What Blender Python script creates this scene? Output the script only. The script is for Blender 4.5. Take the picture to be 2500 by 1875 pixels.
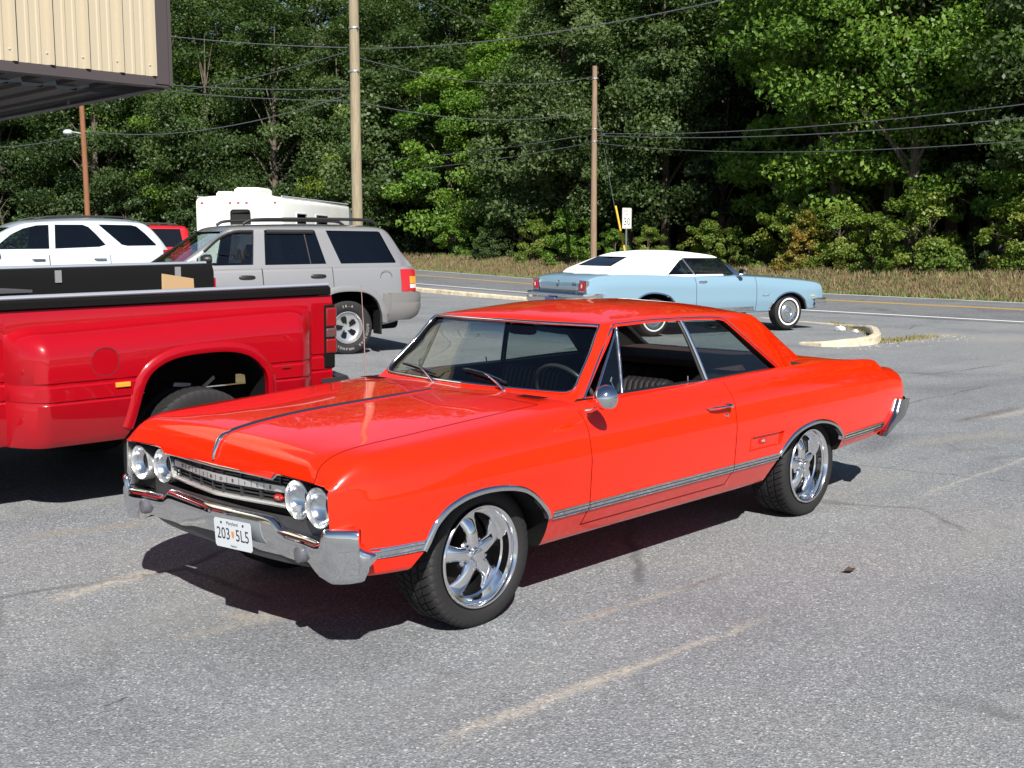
import bpy, bmesh, math, random
import numpy as np
from mathutils import Vector, Matrix, noise as mnoise
for _o in list(bpy.data.objects): bpy.data.objects.remove(_o)
scene = bpy.context.scene
COL = scene.collection
# ------------------------------------------------------------------ camera
CAM = np.array([3.5533, 4.3560, 1.7352]); YAW, PITCH, ROLL = -2.38442, 0.124345, 0.001385
def cam_axes():
    cy, sy, cp, sp = math.cos(YAW), math.sin(YAW), math.cos(PITCH), math.sin(PITCH)
    f = np.array([cp*cy, cp*sy, -sp]); r = np.array([sy, -cy, 0.0]); d = np.cross(f, r)
    cr, sr = math.cos(ROLL), math.sin(ROLL)
    return cr*r+sr*d, -sr*r+cr*d, f
_r, _d, _f = cam_axes()
cam_data = bpy.data.cameras.new('camera'); cam_data.sensor_width = 36.0; cam_data.lens = 40.2666
cam_data.clip_start = 0.05; cam_data.clip_end = 2000
cam = bpy.data.objects.new('camera', cam_data); COL.objects.link(cam)
cam.matrix_world = Matrix(((_r[0], -_d[0], -_f[0], CAM[0]), (_r[1], -_d[1], -_f[1], CAM[1]), (_r[2], -_d[2], -_f[2], CAM[2]), (0, 0, 0, 1)))
scene.camera = cam
# ------------------------------------------------------------------ sky, sun, exposure
SUN_EL, SUN_AZ = math.radians(41.0), math.radians(35.6)      # azimuth measured from +Y towards +X
world = bpy.data.worlds.new('World'); scene.world = world; world.use_nodes = True
wn = world.node_tree.nodes; wl = world.node_tree.links
sky = wn.new('ShaderNodeTexSky'); sky.sky_type = 'NISHITA'; sky.sun_disc = False
sky.sun_elevation = SUN_EL; sky.sun_rotation = SUN_AZ; sky.air_density = 0.75; sky.dust_density = 0.3
bg = wn['Background']; bg.inputs['Strength'].default_value = 0.052
wl.new(sky.outputs['Color'], bg.inputs['Color'])
sd = bpy.data.lights.new('sun', 'SUN'); sd.energy = 5.0; sd.angle = math.radians(0.53); sd.color = (1.0, 0.965, 0.91)
sun = bpy.data.objects.new('sun', sd); COL.objects.link(sun)
_sv = Vector((math.sin(SUN_AZ)*math.cos(SUN_EL), math.cos(SUN_AZ)*math.cos(SUN_EL), math.sin(SUN_EL)))
sun.rotation_euler = _sv.to_track_quat('Z', 'Y').to_euler(); sun.location = (6, 9, 12)
scene.view_settings.view_transform = 'Standard'; scene.view_settings.look = 'None'
scene.view_settings.gamma = 1.0; scene.view_settings.exposure = 0.85
# ------------------------------------------------------------------ helpers
V3 = Vector
def pchip(keys, x):
    """monotone cubic through (x, v1, v2..) keys"""
    k = np.array(sorted(keys), float); X = k[:, 0]; Y = k[:, 1:]
    if len(X) == 1: return Y[0]
    x = min(max(x, X[0]), X[-1]); i = min(max(int(np.searchsorted(X, x))-1, 0), len(X)-2)
    h = np.diff(X)[:, None]; dl = np.diff(Y, axis=0)/h
    def slope(j):
        if j == 0: return dl[0]
        if j == len(X)-1: return dl[-1]
        a, b = dl[j-1], dl[j]; m = np.where(a*b > 0, 2*a*b/np.where(np.abs(a+b) < 1e-12, 1, a+b), 0.0)
        return m
    hh = X[i+1]-X[i]; t = (x-X[i])/hh
    m0, m1 = slope(i), slope(i+1)
    return (2*t**3-3*t**2+1)*Y[i]+(t**3-2*t**2+t)*hh*m0+(-2*t**3+3*t**2)*Y[i+1]+(t**3-t**2)*hh*m1
def rounded(ctrl, rads, subs, na=4):
    """open polyline with rounded corners and a fixed point count"""
    P = [np.array(p, float) for p in ctrl]; n = len(P); out = [P[0]]; prev = P[0]
    for j in range(1, n):
        if j == n-1: a = P[j]; arc = [P[j]]
        else:
            l0 = np.linalg.norm(P[j]-P[j-1]); l1 = np.linalg.norm(P[j+1]-P[j])
            r = min(rads[j], .46*l0, .46*l1)
            a = P[j]+(P[j-1]-P[j])*(r/max(l0, 1e-9)); b = P[j]+(P[j+1]-P[j])*(r/max(l1, 1e-9))
            arc = [(1-t)**2*a+2*t*(1-t)*P[j]+t*t*b for t in np.linspace(0, 1, na+1)]
        s = subs[j-1]
        for k in range(1, s): out.append(prev+(a-prev)*k/s)
        out += arc; prev = arc[-1]
    return out
def finish(o, angle=None):
    me = o.data
    if angle is not None and len(me.polygons):
        me.polygons.foreach_set('use_smooth', [True]*len(me.polygons))
        me.set_sharp_from_angle(angle=math.radians(angle))
    me.update(); return o
def link(name, me, parent=None, mats=None, smooth=None, **props):
    if mats is not None:
        me.materials.clear()
        for m in (mats if isinstance(mats, (list, tuple)) else [mats]): me.materials.append(m)
    o = bpy.data.objects.new(name, me); COL.objects.link(o)
    if parent is not None: o.parent = parent
    for k, v in props.items(): o[k] = v
    return finish(o, smooth)
def thing(name, label, cat, loc=(0, 0, 0), rz=0, group=None):
    o = bpy.data.objects.new(name, None); COL.objects.link(o); o.empty_display_size = .2
    o.location = loc; o.rotation_euler = (0, 0, rz); o['label'] = label; o['category'] = cat
    if group: o['group'] = group
    return o
def tag(o, label, cat, group=None):
    o['label'] = label; o['category'] = cat
    if group: o['group'] = group
    return o
class MB:
    def __init__(s): s.v = []; s.f = []; s.m = []; s.mi = 0
    def add(s, vs, fs):
        b = len(s.v); s.v += [tuple(map(float, v)) for v in vs]
        for f in fs: s.f.append(tuple(i+b for i in f)); s.m.append(s.mi)
        return s
    def box(s, x0, x1, y0, y1, z0, z1):
        x0, x1 = sorted((x0, x1)); y0, y1 = sorted((y0, y1)); z0, z1 = sorted((z0, z1))
        return s.add([(x0, y0, z0), (x1, y0, z0), (x1, y1, z0), (x0, y1, z0), (x0, y0, z1), (x1, y0, z1), (x1, y1, z1), (x0, y1, z1)],
              [(0, 3, 2, 1), (4, 5, 6, 7), (0, 1, 5, 4), (1, 2, 6, 5), (2, 3, 7, 6), (3, 0, 4, 7)])
    def prism(s, poly, axis, a, b):
        """poly of 2-D points extruded along axis (0,1,2) from a to b"""
        n = len(poly); ins = lambda p, t: {0: (t, p[0], p[1]), 1: (p[0], t, p[1]), 2: (p[0], p[1], t)}[axis]
        vs = [ins(p, a) for p in poly]+[ins(p, b) for p in poly]
        return s.add(vs, [tuple(range(n))[::-1], tuple(range(n, 2*n))]+[(i, (i+1) % n, n+(i+1) % n, n+i) for i in range(n)])
    def tube(s, pts, r, n=8, cap=True, sq=None):
        """sweep; r scalar or list; sq=(a,b) makes an elliptical section with b along world up-ish"""
        P = [V3(p) for p in pts]; m = len(P); rr = r if isinstance(r, (list, tuple)) else [r]*m
        up = None; vs = []
        for i in range(m):
            t = (P[min(i+1, m-1)]-P[max(i-1, 0)]).normalized()
            if up is None:
                up = V3((0, 0, 1)) if abs(t.z) < .9 else V3((1, 0, 0))
            sx = t.cross(up).normalized(); uy = sx.cross(t).normalized(); up = uy
            for k in range(n):
                a = 2*math.pi*k/n; ca, sa = math.cos(a), math.sin(a)
                if sq: ca *= sq[0]; sa *= sq[1]
                vs.append(P[i]+sx*(ca*rr[i])+uy*(sa*rr[i]))
        fs = [(i*n+k, i*n+(k+1) % n, (i+1)*n+(k+1) % n, (i+1)*n+k) for i in range(m-1) for k in range(n)]
        if cap: fs += [tuple(range(n))[::-1], tuple(range((m-1)*n, m*n))]
        return s.add(vs, fs)
    def lathe(s, prof, n=32, org=(0, 0, 0), axis='y', closed=False, cap=False):
        """prof: (radius, offset along axis)"""
        vs = []; ox, oy, oz = org; m = len(prof)
        for k in range(n):
            a = 2*math.pi*k/n; c_, s_ = math.cos(a), math.sin(a)
            for r, h in prof:
                vs.append({'y': (ox+r*c_, oy+h, oz+r*s_), 'z': (ox+r*c_, oy+r*s_, oz+h), 'x': (ox+h, oy+r*c_, oz+r*s_)}[axis])
        fs = []
        rng = range(m) if closed else range(m-1)
        for k in range(n):
            k2 = (k+1) % n
            for j in rng: fs.append((k*m+j, k*m+(j+1) % m, k2*m+(j+1) % m, k2*m+j))
        if cap: fs += [tuple(k*m for k in range(n)), tuple(k*m+m-1 for k in range(n))[::-1]]
        return s.add(vs, fs)
    def grid(s, G):
        """G: list of rows of points"""
        nr, nc = len(G), len(G[0])
        return s.add([p for r in G for p in r], [(i*nc+j, i*nc+j+1, (i+1)*nc+j+1, (i+1)*nc+j) for i in range(nr-1) for j in range(nc-1)])
    def rings(s, R, cap=True):
        """list of closed rings of equal size"""
        n = len(R[0]); m = len(R)
        fs = [(i*n+k, i*n+(k+1) % n, (i+1)*n+(k+1) % n, (i+1)*n+k) for i in range(m-1) for k in range(n)]
        if cap: fs += [tuple(range(n))[::-1], tuple(range((m-1)*n, m*n))]
        return s.add([p for r in R for p in r], fs)
    def mirror_y(s):
        """append a copy mirrored in y"""
        n = len(s.v); s.v += [(x, -y, z) for x, y, z in s.v]
        s.f += [tuple(i+n for i in f[::-1]) for f in list(s.f)]; s.m += list(s.m); return s
    def mesh(s, name='m', fix=True):
        me = bpy.data.meshes.new(name); me.from_pydata(s.v, [], s.f)
        me.polygons.foreach_set('material_index', s.m)
        if fix:
            bm = bmesh.new(); bm.from_mesh(me); bmesh.ops.recalc_face_normals(bm, faces=bm.faces); bm.to_mesh(me); bm.free()
        me.update(); return me
    def build(s, name, mats, parent=None, smooth=30, fix=True, bevel=0, **props):
        me = s.mesh(name, fix)
        if bevel: bevel_mesh(me, bevel)
        return link(name, me, parent, mats, smooth, **props)
def bevel_mesh(me, w, seg=2, ang=30):
    bm = bmesh.new(); bm.from_mesh(me)
    es = [e for e in bm.edges if len(e.link_faces) == 2 and e.calc_face_angle(0) > math.radians(ang)]
    if es: bmesh.ops.bevel(bm, geom=es, offset=w, segments=seg, profile=.6, affect='EDGES', clamp_overlap=True)
    bm.to_mesh(me); bm.free()
def boolean(me, cutters, mats, op='DIFFERENCE'):
    """me minus cutter meshes; materials follow (cutter faces keep theirs)"""
    o = bpy.data.objects.new('_a', me); COL.objects.link(o); tmp = []
    for c in cutters:
        co = bpy.data.objects.new('_c', c); COL.objects.link(co); tmp.append(co)
        md = o.modifiers.new('b', 'BOOLEAN'); md.operation = op; md.object = co; md.solver = 'EXACT'; md.material_mode = 'TRANSFER'
    dg = bpy.context.evaluated_depsgraph_get(); dg.update()
    res = bpy.data.meshes.new_from_object(o.evaluated_get(dg), preserve_all_data_layers=True, depsgraph=dg)
    bpy.data.objects.remove(o)
    for t in tmp: bpy.data.objects.remove(t)
    return res
def with_mats(me, mats):
    me.materials.clear()
    for m in (mats if isinstance(mats, (list, tuple)) else [mats]): me.materials.append(m)
    return me
def take_faces(me, test, cuts=()):
    """cut me along planes (co,no), move the faces that pass test(centre, normal) to a new mesh"""
    bm = bmesh.new(); bm.from_mesh(me)
    for co, no in cuts:
        bmesh.ops.bisect_plane(bm, geom=bm.verts[:]+bm.edges[:]+bm.faces[:], plane_co=co, plane_no=no, dist=1e-5)
    pick = {f.index for f in bm.faces if test(f.calc_center_median(), f.normal)} if not bm.faces.ensure_lookup_table() and not bm.faces.index_update() else set()
    b2 = bm.copy(); b2.faces.ensure_lookup_table(); bm.faces.ensure_lookup_table()
    bmesh.ops.delete(b2, geom=[f for f in b2.faces if f.index not in pick], context='FACES')
    bmesh.ops.delete(bm, geom=[f for f in bm.faces if f.index in pick], context='FACES')
    new = bpy.data.meshes.new('panel'); b2.to_mesh(new); bm.to_mesh(me)
    for m in me.materials: new.materials.append(m)
    b2.free(); bm.free(); return new
def seam_from(me, w=.0022, lift=.0012, keep=None):
    """thin dark strips along a panel's open border"""
    bm = bmesh.new(); bm.from_mesh(me); mb = MB()
    for e in bm.edges:
        if len(e.link_faces) != 1: continue
        a, b = e.verts[0].co, e.verts[1].co; n = e.link_faces[0].normal
        if keep and not keep((a+b)/2): continue
        t = n.cross(b-a)
        if t.length < 1e-9: continue
        t = t.normalized()*w; d = n*lift; ex = (b-a).normalized()*w*.5
        mb.add([a-t+d-ex, b-t+d+ex, b+t+d+ex, a+t+d-ex], [(0, 1, 2, 3)])
    bm.free(); return mb
def loft_ring(half):
    """half section (y,z) from top centre to bottom centre -> closed ring of (y,z)"""
    return [(y, z) for y, z in half]+[(-y, z) for y, z in half[-2:0:-1]]
def loft(xs, sec, warp=None):
    mb = MB(); R = []
    for x in xs:
        ring = [(x, y, z) for y, z in loft_ring(sec(x))]
        if warp: ring = [warp(p) for p in ring]
        R.append(ring)
    mb.rings(R); return mb
def smooth_steps(a, b, n): return list(np.linspace(a, b, n))
def resample(poly, n):
    P = np.array(poly); d = np.r_[0, np.cumsum(np.linalg.norm(np.diff(P, axis=0), axis=1))]
    t = np.linspace(0, d[-1], n); return np.c_[[np.interp(t, d, P[:, k]) for k in range(P.shape[1])]].T
def cat(poly, n):
    """smooth resample through points (Catmull-Rom)"""
    P = [np.array(p, float) for p in poly]; P = [2*P[0]-P[1]]+P+[2*P[-1]-P[-2]]; out = []
    for i in range(1, len(P)-2):
        for t in np.linspace(0, 1, 8, endpoint=False):
            out.append(.5*((2*P[i])+(-P[i-1]+P[i+1])*t+(2*P[i-1]-5*P[i]+4*P[i+1]-P[i+2])*t*t+(-P[i-1]+3*P[i]-3*P[i+1]+P[i+2])*t**3))
    out.append(P[-2]); return resample(out, n)
# ------------------------------------------------------------------ materials
MATS = {}
def mat(name, base=(.5, .5, .5), rough=.5, metal=0.0, coat=0.0, spec=.5, trans=0.0, alpha=1.0, emis=None, ior=None, coat_rough=.03):
    if name in MATS: return MATS[name]
    m = bpy.data.materials.new(name); m.use_nodes = True; b = m.node_tree.nodes['Principled BSDF']
    b.inputs['Base Color'].default_value = (*base, 1); b.inputs['Roughness'].default_value = rough
    b.inputs['Metallic'].default_value = metal; b.inputs['Coat Weight'].default_value = coat; b.inputs['Coat Roughness'].default_value = coat_rough
    b.inputs['Specular IOR Level'].default_value = spec; b.inputs['Transmission Weight'].default_value = trans
    if ior: b.inputs['IOR'].default_value = ior
    MATS[name] = m; return m
def nodes(m): return m.node_tree.nodes, m.node_tree.links, m.node_tree.nodes['Principled BSDF']
def noise_node(n, l, scale, detail=4, rough=.55, coord='Object', vec=None, dist=0):
    t = n.new('ShaderNodeTexNoise'); t.inputs['Scale'].default_value = scale; t.inputs['Detail'].default_value = detail
    t.inputs['Roughness'].default_value = rough; t.inputs['Distortion'].default_value = dist
    if vec is None:
        c = n.new('ShaderNodeTexCoord'); vec = c.outputs[coord]
    l.new(vec, t.inputs['Vector']); return t
def ramp(n, l, src, stops):
    r = n.new('ShaderNodeValToRGB'); e = r.color_ramp.elements
    while len(e) > 1: e.remove(e[-1])
    e[0].position = stops[0][0]; e[0].color = (*stops[0][1], 1)
    for p, c in stops[1:]:
        q = e.new(p); q.color = (*c, 1)
    l.new(src, r.inputs['Fac']); return r
def mix(n, l, a, b, fac, mode='MIX'):
    x = n.new('ShaderNodeMix'); x.data_type = 'RGBA'; x.blend_type = mode
    for s, v in (('A', a), ('B', b)):
        i = [q for q in x.inputs if q.name == s and q.type == 'RGBA'][0]
        if isinstance(v, tuple): i.default_value = (*v, 1)
        else: l.new(v, i)
    f = [q for q in x.inputs if q.name == 'Factor' and q.type == 'VALUE'][0]
    if isinstance(fac, float): f.default_value = fac
    else: l.new(fac, f)
    return [q for q in x.outputs if q.type == 'RGBA'][0]
def bump(n, l, b, src, strength, dist=.01):
    u = n.new('ShaderNodeBump'); u.inputs['Strength'].default_value = strength; u.inputs['Distance'].default_value = dist
    l.new(src, u.inputs['Height']); l.new(u.outputs['Normal'], b.inputs['Normal']); return u
def paint(name, base, rough=.28, metal=0.0, coat=1.0, dirt=.12, dirtc=(.25, .22, .18)):
    """car paint: coat over colour, faint dust and ripple"""
    if name in MATS: return MATS[name]
    m = mat(name, base, rough, metal, coat, coat_rough=.02, spec=.5 if metal else .12); n, l, b = nodes(m)
    t = noise_node(n, l, 3.0, 6, .6)
    r = ramp(n, l, t.outputs['Fac'], [(.45, (0, 0, 0)), (.8, (dirt, dirt, dirt))])
    l.new(mix(n, l, base, dirtc, r.outputs['Color']), b.inputs['Base Color'])
    t2 = noise_node(n, l, 1.6, 2, .4)
    u = n.new('ShaderNodeBump'); u.inputs['Strength'].default_value = .06; u.inputs['Distance'].default_value = .02
    l.new(t2.outputs['Fac'], u.inputs['Height']); l.new(u.outputs['Normal'], b.inputs['Coat Normal'])
    return m
def glass(name, tint=(.8, .85, .82), dark=0.0, fres=1.5):
    """thin pane: tinted see-through plus mirror reflection by Fresnel"""
    if name in MATS: return MATS[name]
    m = bpy.data.materials.new(name); m.use_nodes = True; n, l = m.node_tree.nodes, m.node_tree.links
    n.remove(n['Principled BSDF']); out = n['Material Output']
    tr = n.new('ShaderNodeBsdfTransparent'); tr.inputs['Color'].default_value = (*tint, 1)
    gl = n.new('ShaderNodeBsdfGlossy'); gl.inputs['Roughness'].default_value = .015; gl.inputs['Color'].default_value = (1, 1, 1, 1)
    lw = n.new('ShaderNodeLayerWeight'); lw.inputs['Blend'].default_value = .5
    pw = n.new('ShaderNodeMath'); pw.operation = 'POWER'; pw.inputs[1].default_value = 4.5; l.new(lw.outputs['Facing'], pw.inputs[0])
    fr = n.new('ShaderNodeMapRange'); fr.inputs['To Min'].default_value = .07; fr.inputs['To Max'].default_value = .95; l.new(pw.outputs[0], fr.inputs['Value'])
    mx = n.new('ShaderNodeMixShader'); l.new(fr.outputs[0], mx.inputs[0]); l.new(tr.outputs[0], mx.inputs[1]); l.new(gl.outputs[0], mx.inputs[2])
    l.new(mx.outputs[0], out.inputs['Surface']); MATS[name] = m; return m
def rough_noise(m, scale, lo, hi):
    n, l, b = nodes(m); t = noise_node(n, l, scale, 4)
    mr = n.new('ShaderNodeMapRange'); mr.inputs['From Min'].default_value = .3; mr.inputs['From Max'].default_value = .7
    mr.inputs['To Min'].default_value = lo; mr.inputs['To Max'].default_value = hi
    l.new(t.outputs['Fac'], mr.inputs['Value']); l.new(mr.outputs[0], b.inputs['Roughness']); return m
CHROME = rough_noise(mat('chrome', (.74, .75, .76), .06, 1.0), 9, .02, .06)
ALLOY = mat('polished_alloy', (.9, .9, .91), .10, 1.0)
DKCHROME = mat('grille_dark_metal', (.10, .10, .105), .35, .8)
BLACK = mat('black_plastic', (.012, .012, .013), .45)
WELL = mat('underbody_black', (.008, .008, .008), .9, spec=.1)
RUBBER = mat('tyre_rubber', (.016, .015, .0155), .72, spec=.3)
SEAM = mat('panel_gap', (.035, .004, .003), .8, spec=.1)
VINYL = mat('dark_vinyl', (.008, .007, .008), .6, spec=.3)
CARPET = mat('dark_carpet', (.01, .009, .009), .95)
WHITEP = mat('white_paint', (.78, .78, .76), .45)
def text_mesh(txt, size, extrude=.0006, align='CENTER'):
    cu = bpy.data.curves.new('t', 'FONT'); cu.body = txt; cu.size = size; cu.extrude = extrude; cu.align_x = align; cu.align_y = 'CENTER'; cu.resolution_u = 3
    o = bpy.data.objects.new('t', cu); COL.objects.link(o); dg = bpy.context.evaluated_depsgraph_get(); dg.update()
    me = bpy.data.meshes.new_from_object(o.evaluated_get(dg)); bpy.data.objects.remove(o); return me
def put_text(name, txt, size, mtx, m, parent=None, extrude=.0006, sx=1.0, bold=0):
    """text lies in its own XY plane; mtx places it"""
    me = text_mesh(txt, size, extrude); me.transform(mtx @ Matrix.Diagonal((sx, 1, 1, 1))); return link(name, me, parent, m, None)
def frame_mtx(org, xdir, ydir):
    x = V3(xdir).normalized(); y = V3(ydir); y = (y-x*x.dot(y)).normalized(); z = x.cross(y)
    return Matrix(((x.x, y.x, z.x, org[0]), (x.y, y.y, z.y, org[1]), (x.z, y.z, z.z, org[2]), (0, 0, 0, 1)))
# ------------------------------------------------------------------ wheels
def make_tyre(R, W, rim_r, pitches=52, skew=.10, parent=None, letters=None, name='tyre', tread=True, mat_=None):
    """axis y, outer face towards +y at y=W/2, centre at origin"""
    h = W/2; g = .007
    prof = [(rim_r-.004, h*.78), (rim_r+.012, h*.90), (rim_r+(R-rim_r)*.38, h*1.0), (R-(R-rim_r)*.30, h*.985), (R-.016, h*.93), (R-.006, h*.86), (R, h*.76), (R, h*.52), (R, h*.46), (R-g, h*.455), (R-g, h*.36), (R, h*.355), (R, h*.06), (R-g, h*.055)]
    prof = prof+[(r, -y) for r, y in prof[::-1]]
    mb = MB(); m = len(prof); angs = []
    if tread:
        p = 2*math.pi/pitches
        for k in range(pitches): angs += [(k*p, 0), (k*p+.80*p, 0), (k*p+.84*p, 1), (k*p+.97*p, 1)]
    else: angs = [(2*math.pi*k/64, 0) for k in range(64)]
    vs = []
    for a, gr in angs:
        for j, (r, y) in enumerate(prof):
            aa = a+(skew*abs(y)/h*2 if tread and r > R-.02 else skew*2*.93 if tread else 0)
            rr = r
            if gr and r > R-.017: rr = min(r, R-g) if r > R-.01 else r-.004
            vs.append((rr*math.cos(aa), y, rr*math.sin(aa)))
    na = len(angs)
    mb.add(vs, [(k*m+j, k*m+j+1, ((k+1) % na)*m+j+1, ((k+1) % na)*m+j) for k in range(na) for j in range(m-1)])
    return mb.build(name, mat_ or RUBBER, parent, 40)
# ================================================================== terrain
F2 = np.array((_f[0], _f[1]))/np.hypot(_f[0], _f[1]); R2 = np.array((F2[1], -F2[0])); C2 = CAM[:2]
def sstep(a, b, t):
    t = np.clip((t-a)/(b-a), 0, 1); return t*t*(3-2*t)
def hz(x, y):
    """gentle fall of the lot: level under the near cars, a little higher to the south"""
    dx, dy = x-C2[0], y-C2[1]; L = dx*R2[0]+dy*R2[1]; D = dx*F2[0]+dy*F2[1]
    return sstep(9, 16, D)*(.06-.03*np.clip(L, -8, 3))+.042*np.clip(-2.45-y, 0, 2.6)*sstep(-4.5, -2.0, x)
bend = lambda y: .014*np.maximum(0, -45-y)**2/(1+.006*np.maximum(0, -45-y))      # the road swings left past the wood
x_near = lambda y: -22.3+.125*(y+6.5)+bend(y)
x_yel = lambda y: -26.57+.172*(y+6.2)+bend(y)
x_far = lambda y: -29.8+.215*(y+7.3)+bend(y)
x_lot = lambda y: x_near(y)+3.7
def ground_z(x, y):
    d = x_far(y)-.8-x                           # metres beyond the far edge of the road
    bank = .62*sstep(.4, 4.0, d)+.05*np.clip(d-4, 0, 40)+.22*np.clip(d-40, 0, 60)
    n = .10*np.sin(x*1.3+y*.7)*np.sin(y*.9-x*.4)*sstep(.8, 3, d)
    return hz(x, y)+bank+n
def sheet(name, xs, ys, zf, m, **kw):
    G = [[(x, y, float(zf(x, y))) for x in xs] for y in ys]
    return MB().grid(G).build(name, m, None, 60, fix=False, **kw)
def ribbon(name, xa, xb, ys, lift, m, n=6, **kw):
    G = []
    for y in ys:
        a, b = xa(y), xb(y); G.append([(a+(b-a)*t, y, float(hz(a+(b-a)*t, y))+lift) for t in np.linspace(0, 1, n)])
    return MB().grid(G).build(name, m, None, 60, fix=False, **kw)
def streak_mask(n, l, vec, p, q, w, feather=.6):
    """soft mask around the ground segment p-q"""
    p, q = np.array(p, float), np.array(q, float); L = np.linalg.norm(q-p); d = (q-p)/L
    def dot(dx, dy, ox):
        m = n.new('ShaderNodeVectorMath'); m.operation = 'DOT_PRODUCT'; m.inputs[1].default_value = (dx, dy, 0); l.new(vec, m.inputs[0])
        a = n.new('ShaderNodeMath'); a.operation = 'SUBTRACT'; a.inputs[1].default_value = ox; l.new(m.outputs['Value'], a.inputs[0]); return a.outputs[0]
    along = dot(d[0], d[1], float(p@d)+L/2); across = dot(-d[1], d[0], float(p@np.array((-d[1], d[0]))))
    def soft(src, half, f):
        a = n.new('ShaderNodeMath'); a.operation = 'ABSOLUTE'; l.new(src, a.inputs[0])
        m = n.new('ShaderNodeMapRange'); m.interpolation_type = 'SMOOTHSTEP'; m.inputs['From Min'].default_value = half; m.inputs['From Max'].default_value = half*(1-f); m.inputs['To Min'].default_value = 0; m.inputs['To Max'].default_value = 1
        l.new(a.outputs[0], m.inputs['Value']); return m.outputs[0]
    mu = n.new('ShaderNodeMath'); mu.operation = 'MULTIPLY'; l.new(soft(along, L/2, .5), mu.inputs[0]); l.new(soft(across, w, 1.0), mu.inputs[1]); return mu.outputs[0]
def asphalt(name, base, speck, streaks=(), cracks=(), stain=.4, fine=120):
    m = mat(name, base, .85, spec=.25); n, l, b = nodes(m)
    c = n.new('ShaderNodeTexCoord'); vec = c.outputs['Object']
    v = n.new('ShaderNodeTexVoronoi'); v.inputs['Scale'].default_value = fine; l.new(vec, v.inputs['Vector'])
    sp = n.new('ShaderNodeSeparateColor'); l.new(v.outputs['Color'], sp.inputs['Color'])
    k = lambda f: tuple(min(1, x*f) for x in base)
    r1 = ramp(n, l, sp.outputs[0], [(0, k(.42)), (.35, k(.82)), (.65, k(1.1)), (.87, k(1.38)), (.965, k(2.0)), (1, speck)])
    f2 = noise_node(n, l, 210, 2, .6, vec=vec)
    col = mix(n, l, r1.outputs['Color'], ramp(n, l, f2.outputs['Fac'], [(.3, k(.5)), (.7, k(1.5))]).outputs['Color'], .35)
    big = noise_node(n, l, .55, 5, .6, vec=vec, dist=.6)
    bb = ramp(n, l, big.outputs['Fac'], [(.32, (.80, .80, .81)), (.5, (1, 1, 1)), (.7, (1.12, 1.09, 1.03))])
    col = mix(n, l, col, bb.outputs['Color'], 1.0, 'MULTIPLY')
    # stretched worn bands
    mp = n.new('ShaderNodeMapping'); mp.inputs['Scale'].default_value = (.25, 1.5, 1); mp.inputs['Rotation'].default_value = (0, 0, .12); l.new(vec, mp.inputs['Vector'])
    bd = noise_node(n, l, .9, 4, .6, vec=mp.outputs[0])
    st = ramp(n, l, bd.outputs['Fac'], [(.52, (0, 0, 0)), (.72, (stain, stain, stain))])
    col = mix(n, l, col, (base[0]*1.45, base[1]*1.36, base[2]*1.2), st.outputs['Color'])
    wob = noise_node(n, l, 1.7, 5, .7, vec=vec); ad = n.new('ShaderNodeVectorMath'); ad.operation = 'MULTIPLY_ADD'
    ad.inputs[1].default_value = (.22, .22, 0); l.new(wob.outputs['Color'], ad.inputs[0]); l.new(vec, ad.inputs[2]); wv = ad.outputs[0]
    gr = noise_node(n, l, 26, 5, .75, vec=vec); gm = ramp(n, l, gr.outputs['Fac'], [(.36, (0, 0, 0)), (.60, (1, 1, 1))])
    cv = n.new('ShaderNodeTexVoronoi'); cv.feature = 'DISTANCE_TO_EDGE'; cv.inputs['Scale'].default_value = .38; l.new(wv, cv.inputs['Vector'])
    cm = ramp(n, l, cv.outputs['Distance'], [(0, (1, 1, 1)), (.006, (.8, .8, .8)), (.011, (0, 0, 0))]); cn = noise_node(n, l, .5, 3, .6, vec=vec); cg = ramp(n, l, cn.outputs['Fac'], [(.50, (0, 0, 0)), (.62, (.8, .8, .8))])
    col = mix(n, l, col, k(.42), mix(n, l, cm.outputs['Color'], cg.outputs['Color'], 1.0, 'MULTIPLY'))
    ol = noise_node(n, l, 1.1, 3, .5, vec=vec, dist=1.2); od = ramp(n, l, ol.outputs['Fac'], [(.66, (0, 0, 0)), (.80, (.55, .55, .55))]); col = mix(n, l, col, k(.5), od.outputs['Color'])
    for p, q, w, c_, amt in streaks:
        ms = streak_mask(n, l, wv, np.array(p)+.11, np.array(q)+.11, w)
        mm = n.new('ShaderNodeMath'); mm.operation = 'MULTIPLY'; l.new(ms, mm.inputs[0]); l.new(gm.outputs['Color'], mm.inputs[1])
        m2 = n.new('ShaderNodeMath'); m2.operation = 'MULTIPLY'; m2.inputs[1].default_value = amt; l.new(mm.outputs[0], m2.inputs[0])
        col = mix(n, l, col, c_, m2.outputs[0])
    l.new(col, b.inputs['Base Color']); bump(n, l, b, v.outputs['Distance'], .55, .006); return m
SANDC = (.40, .355, .29); RUST = (.10, .065, .04); TAR = (.035, .034, .034)
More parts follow.
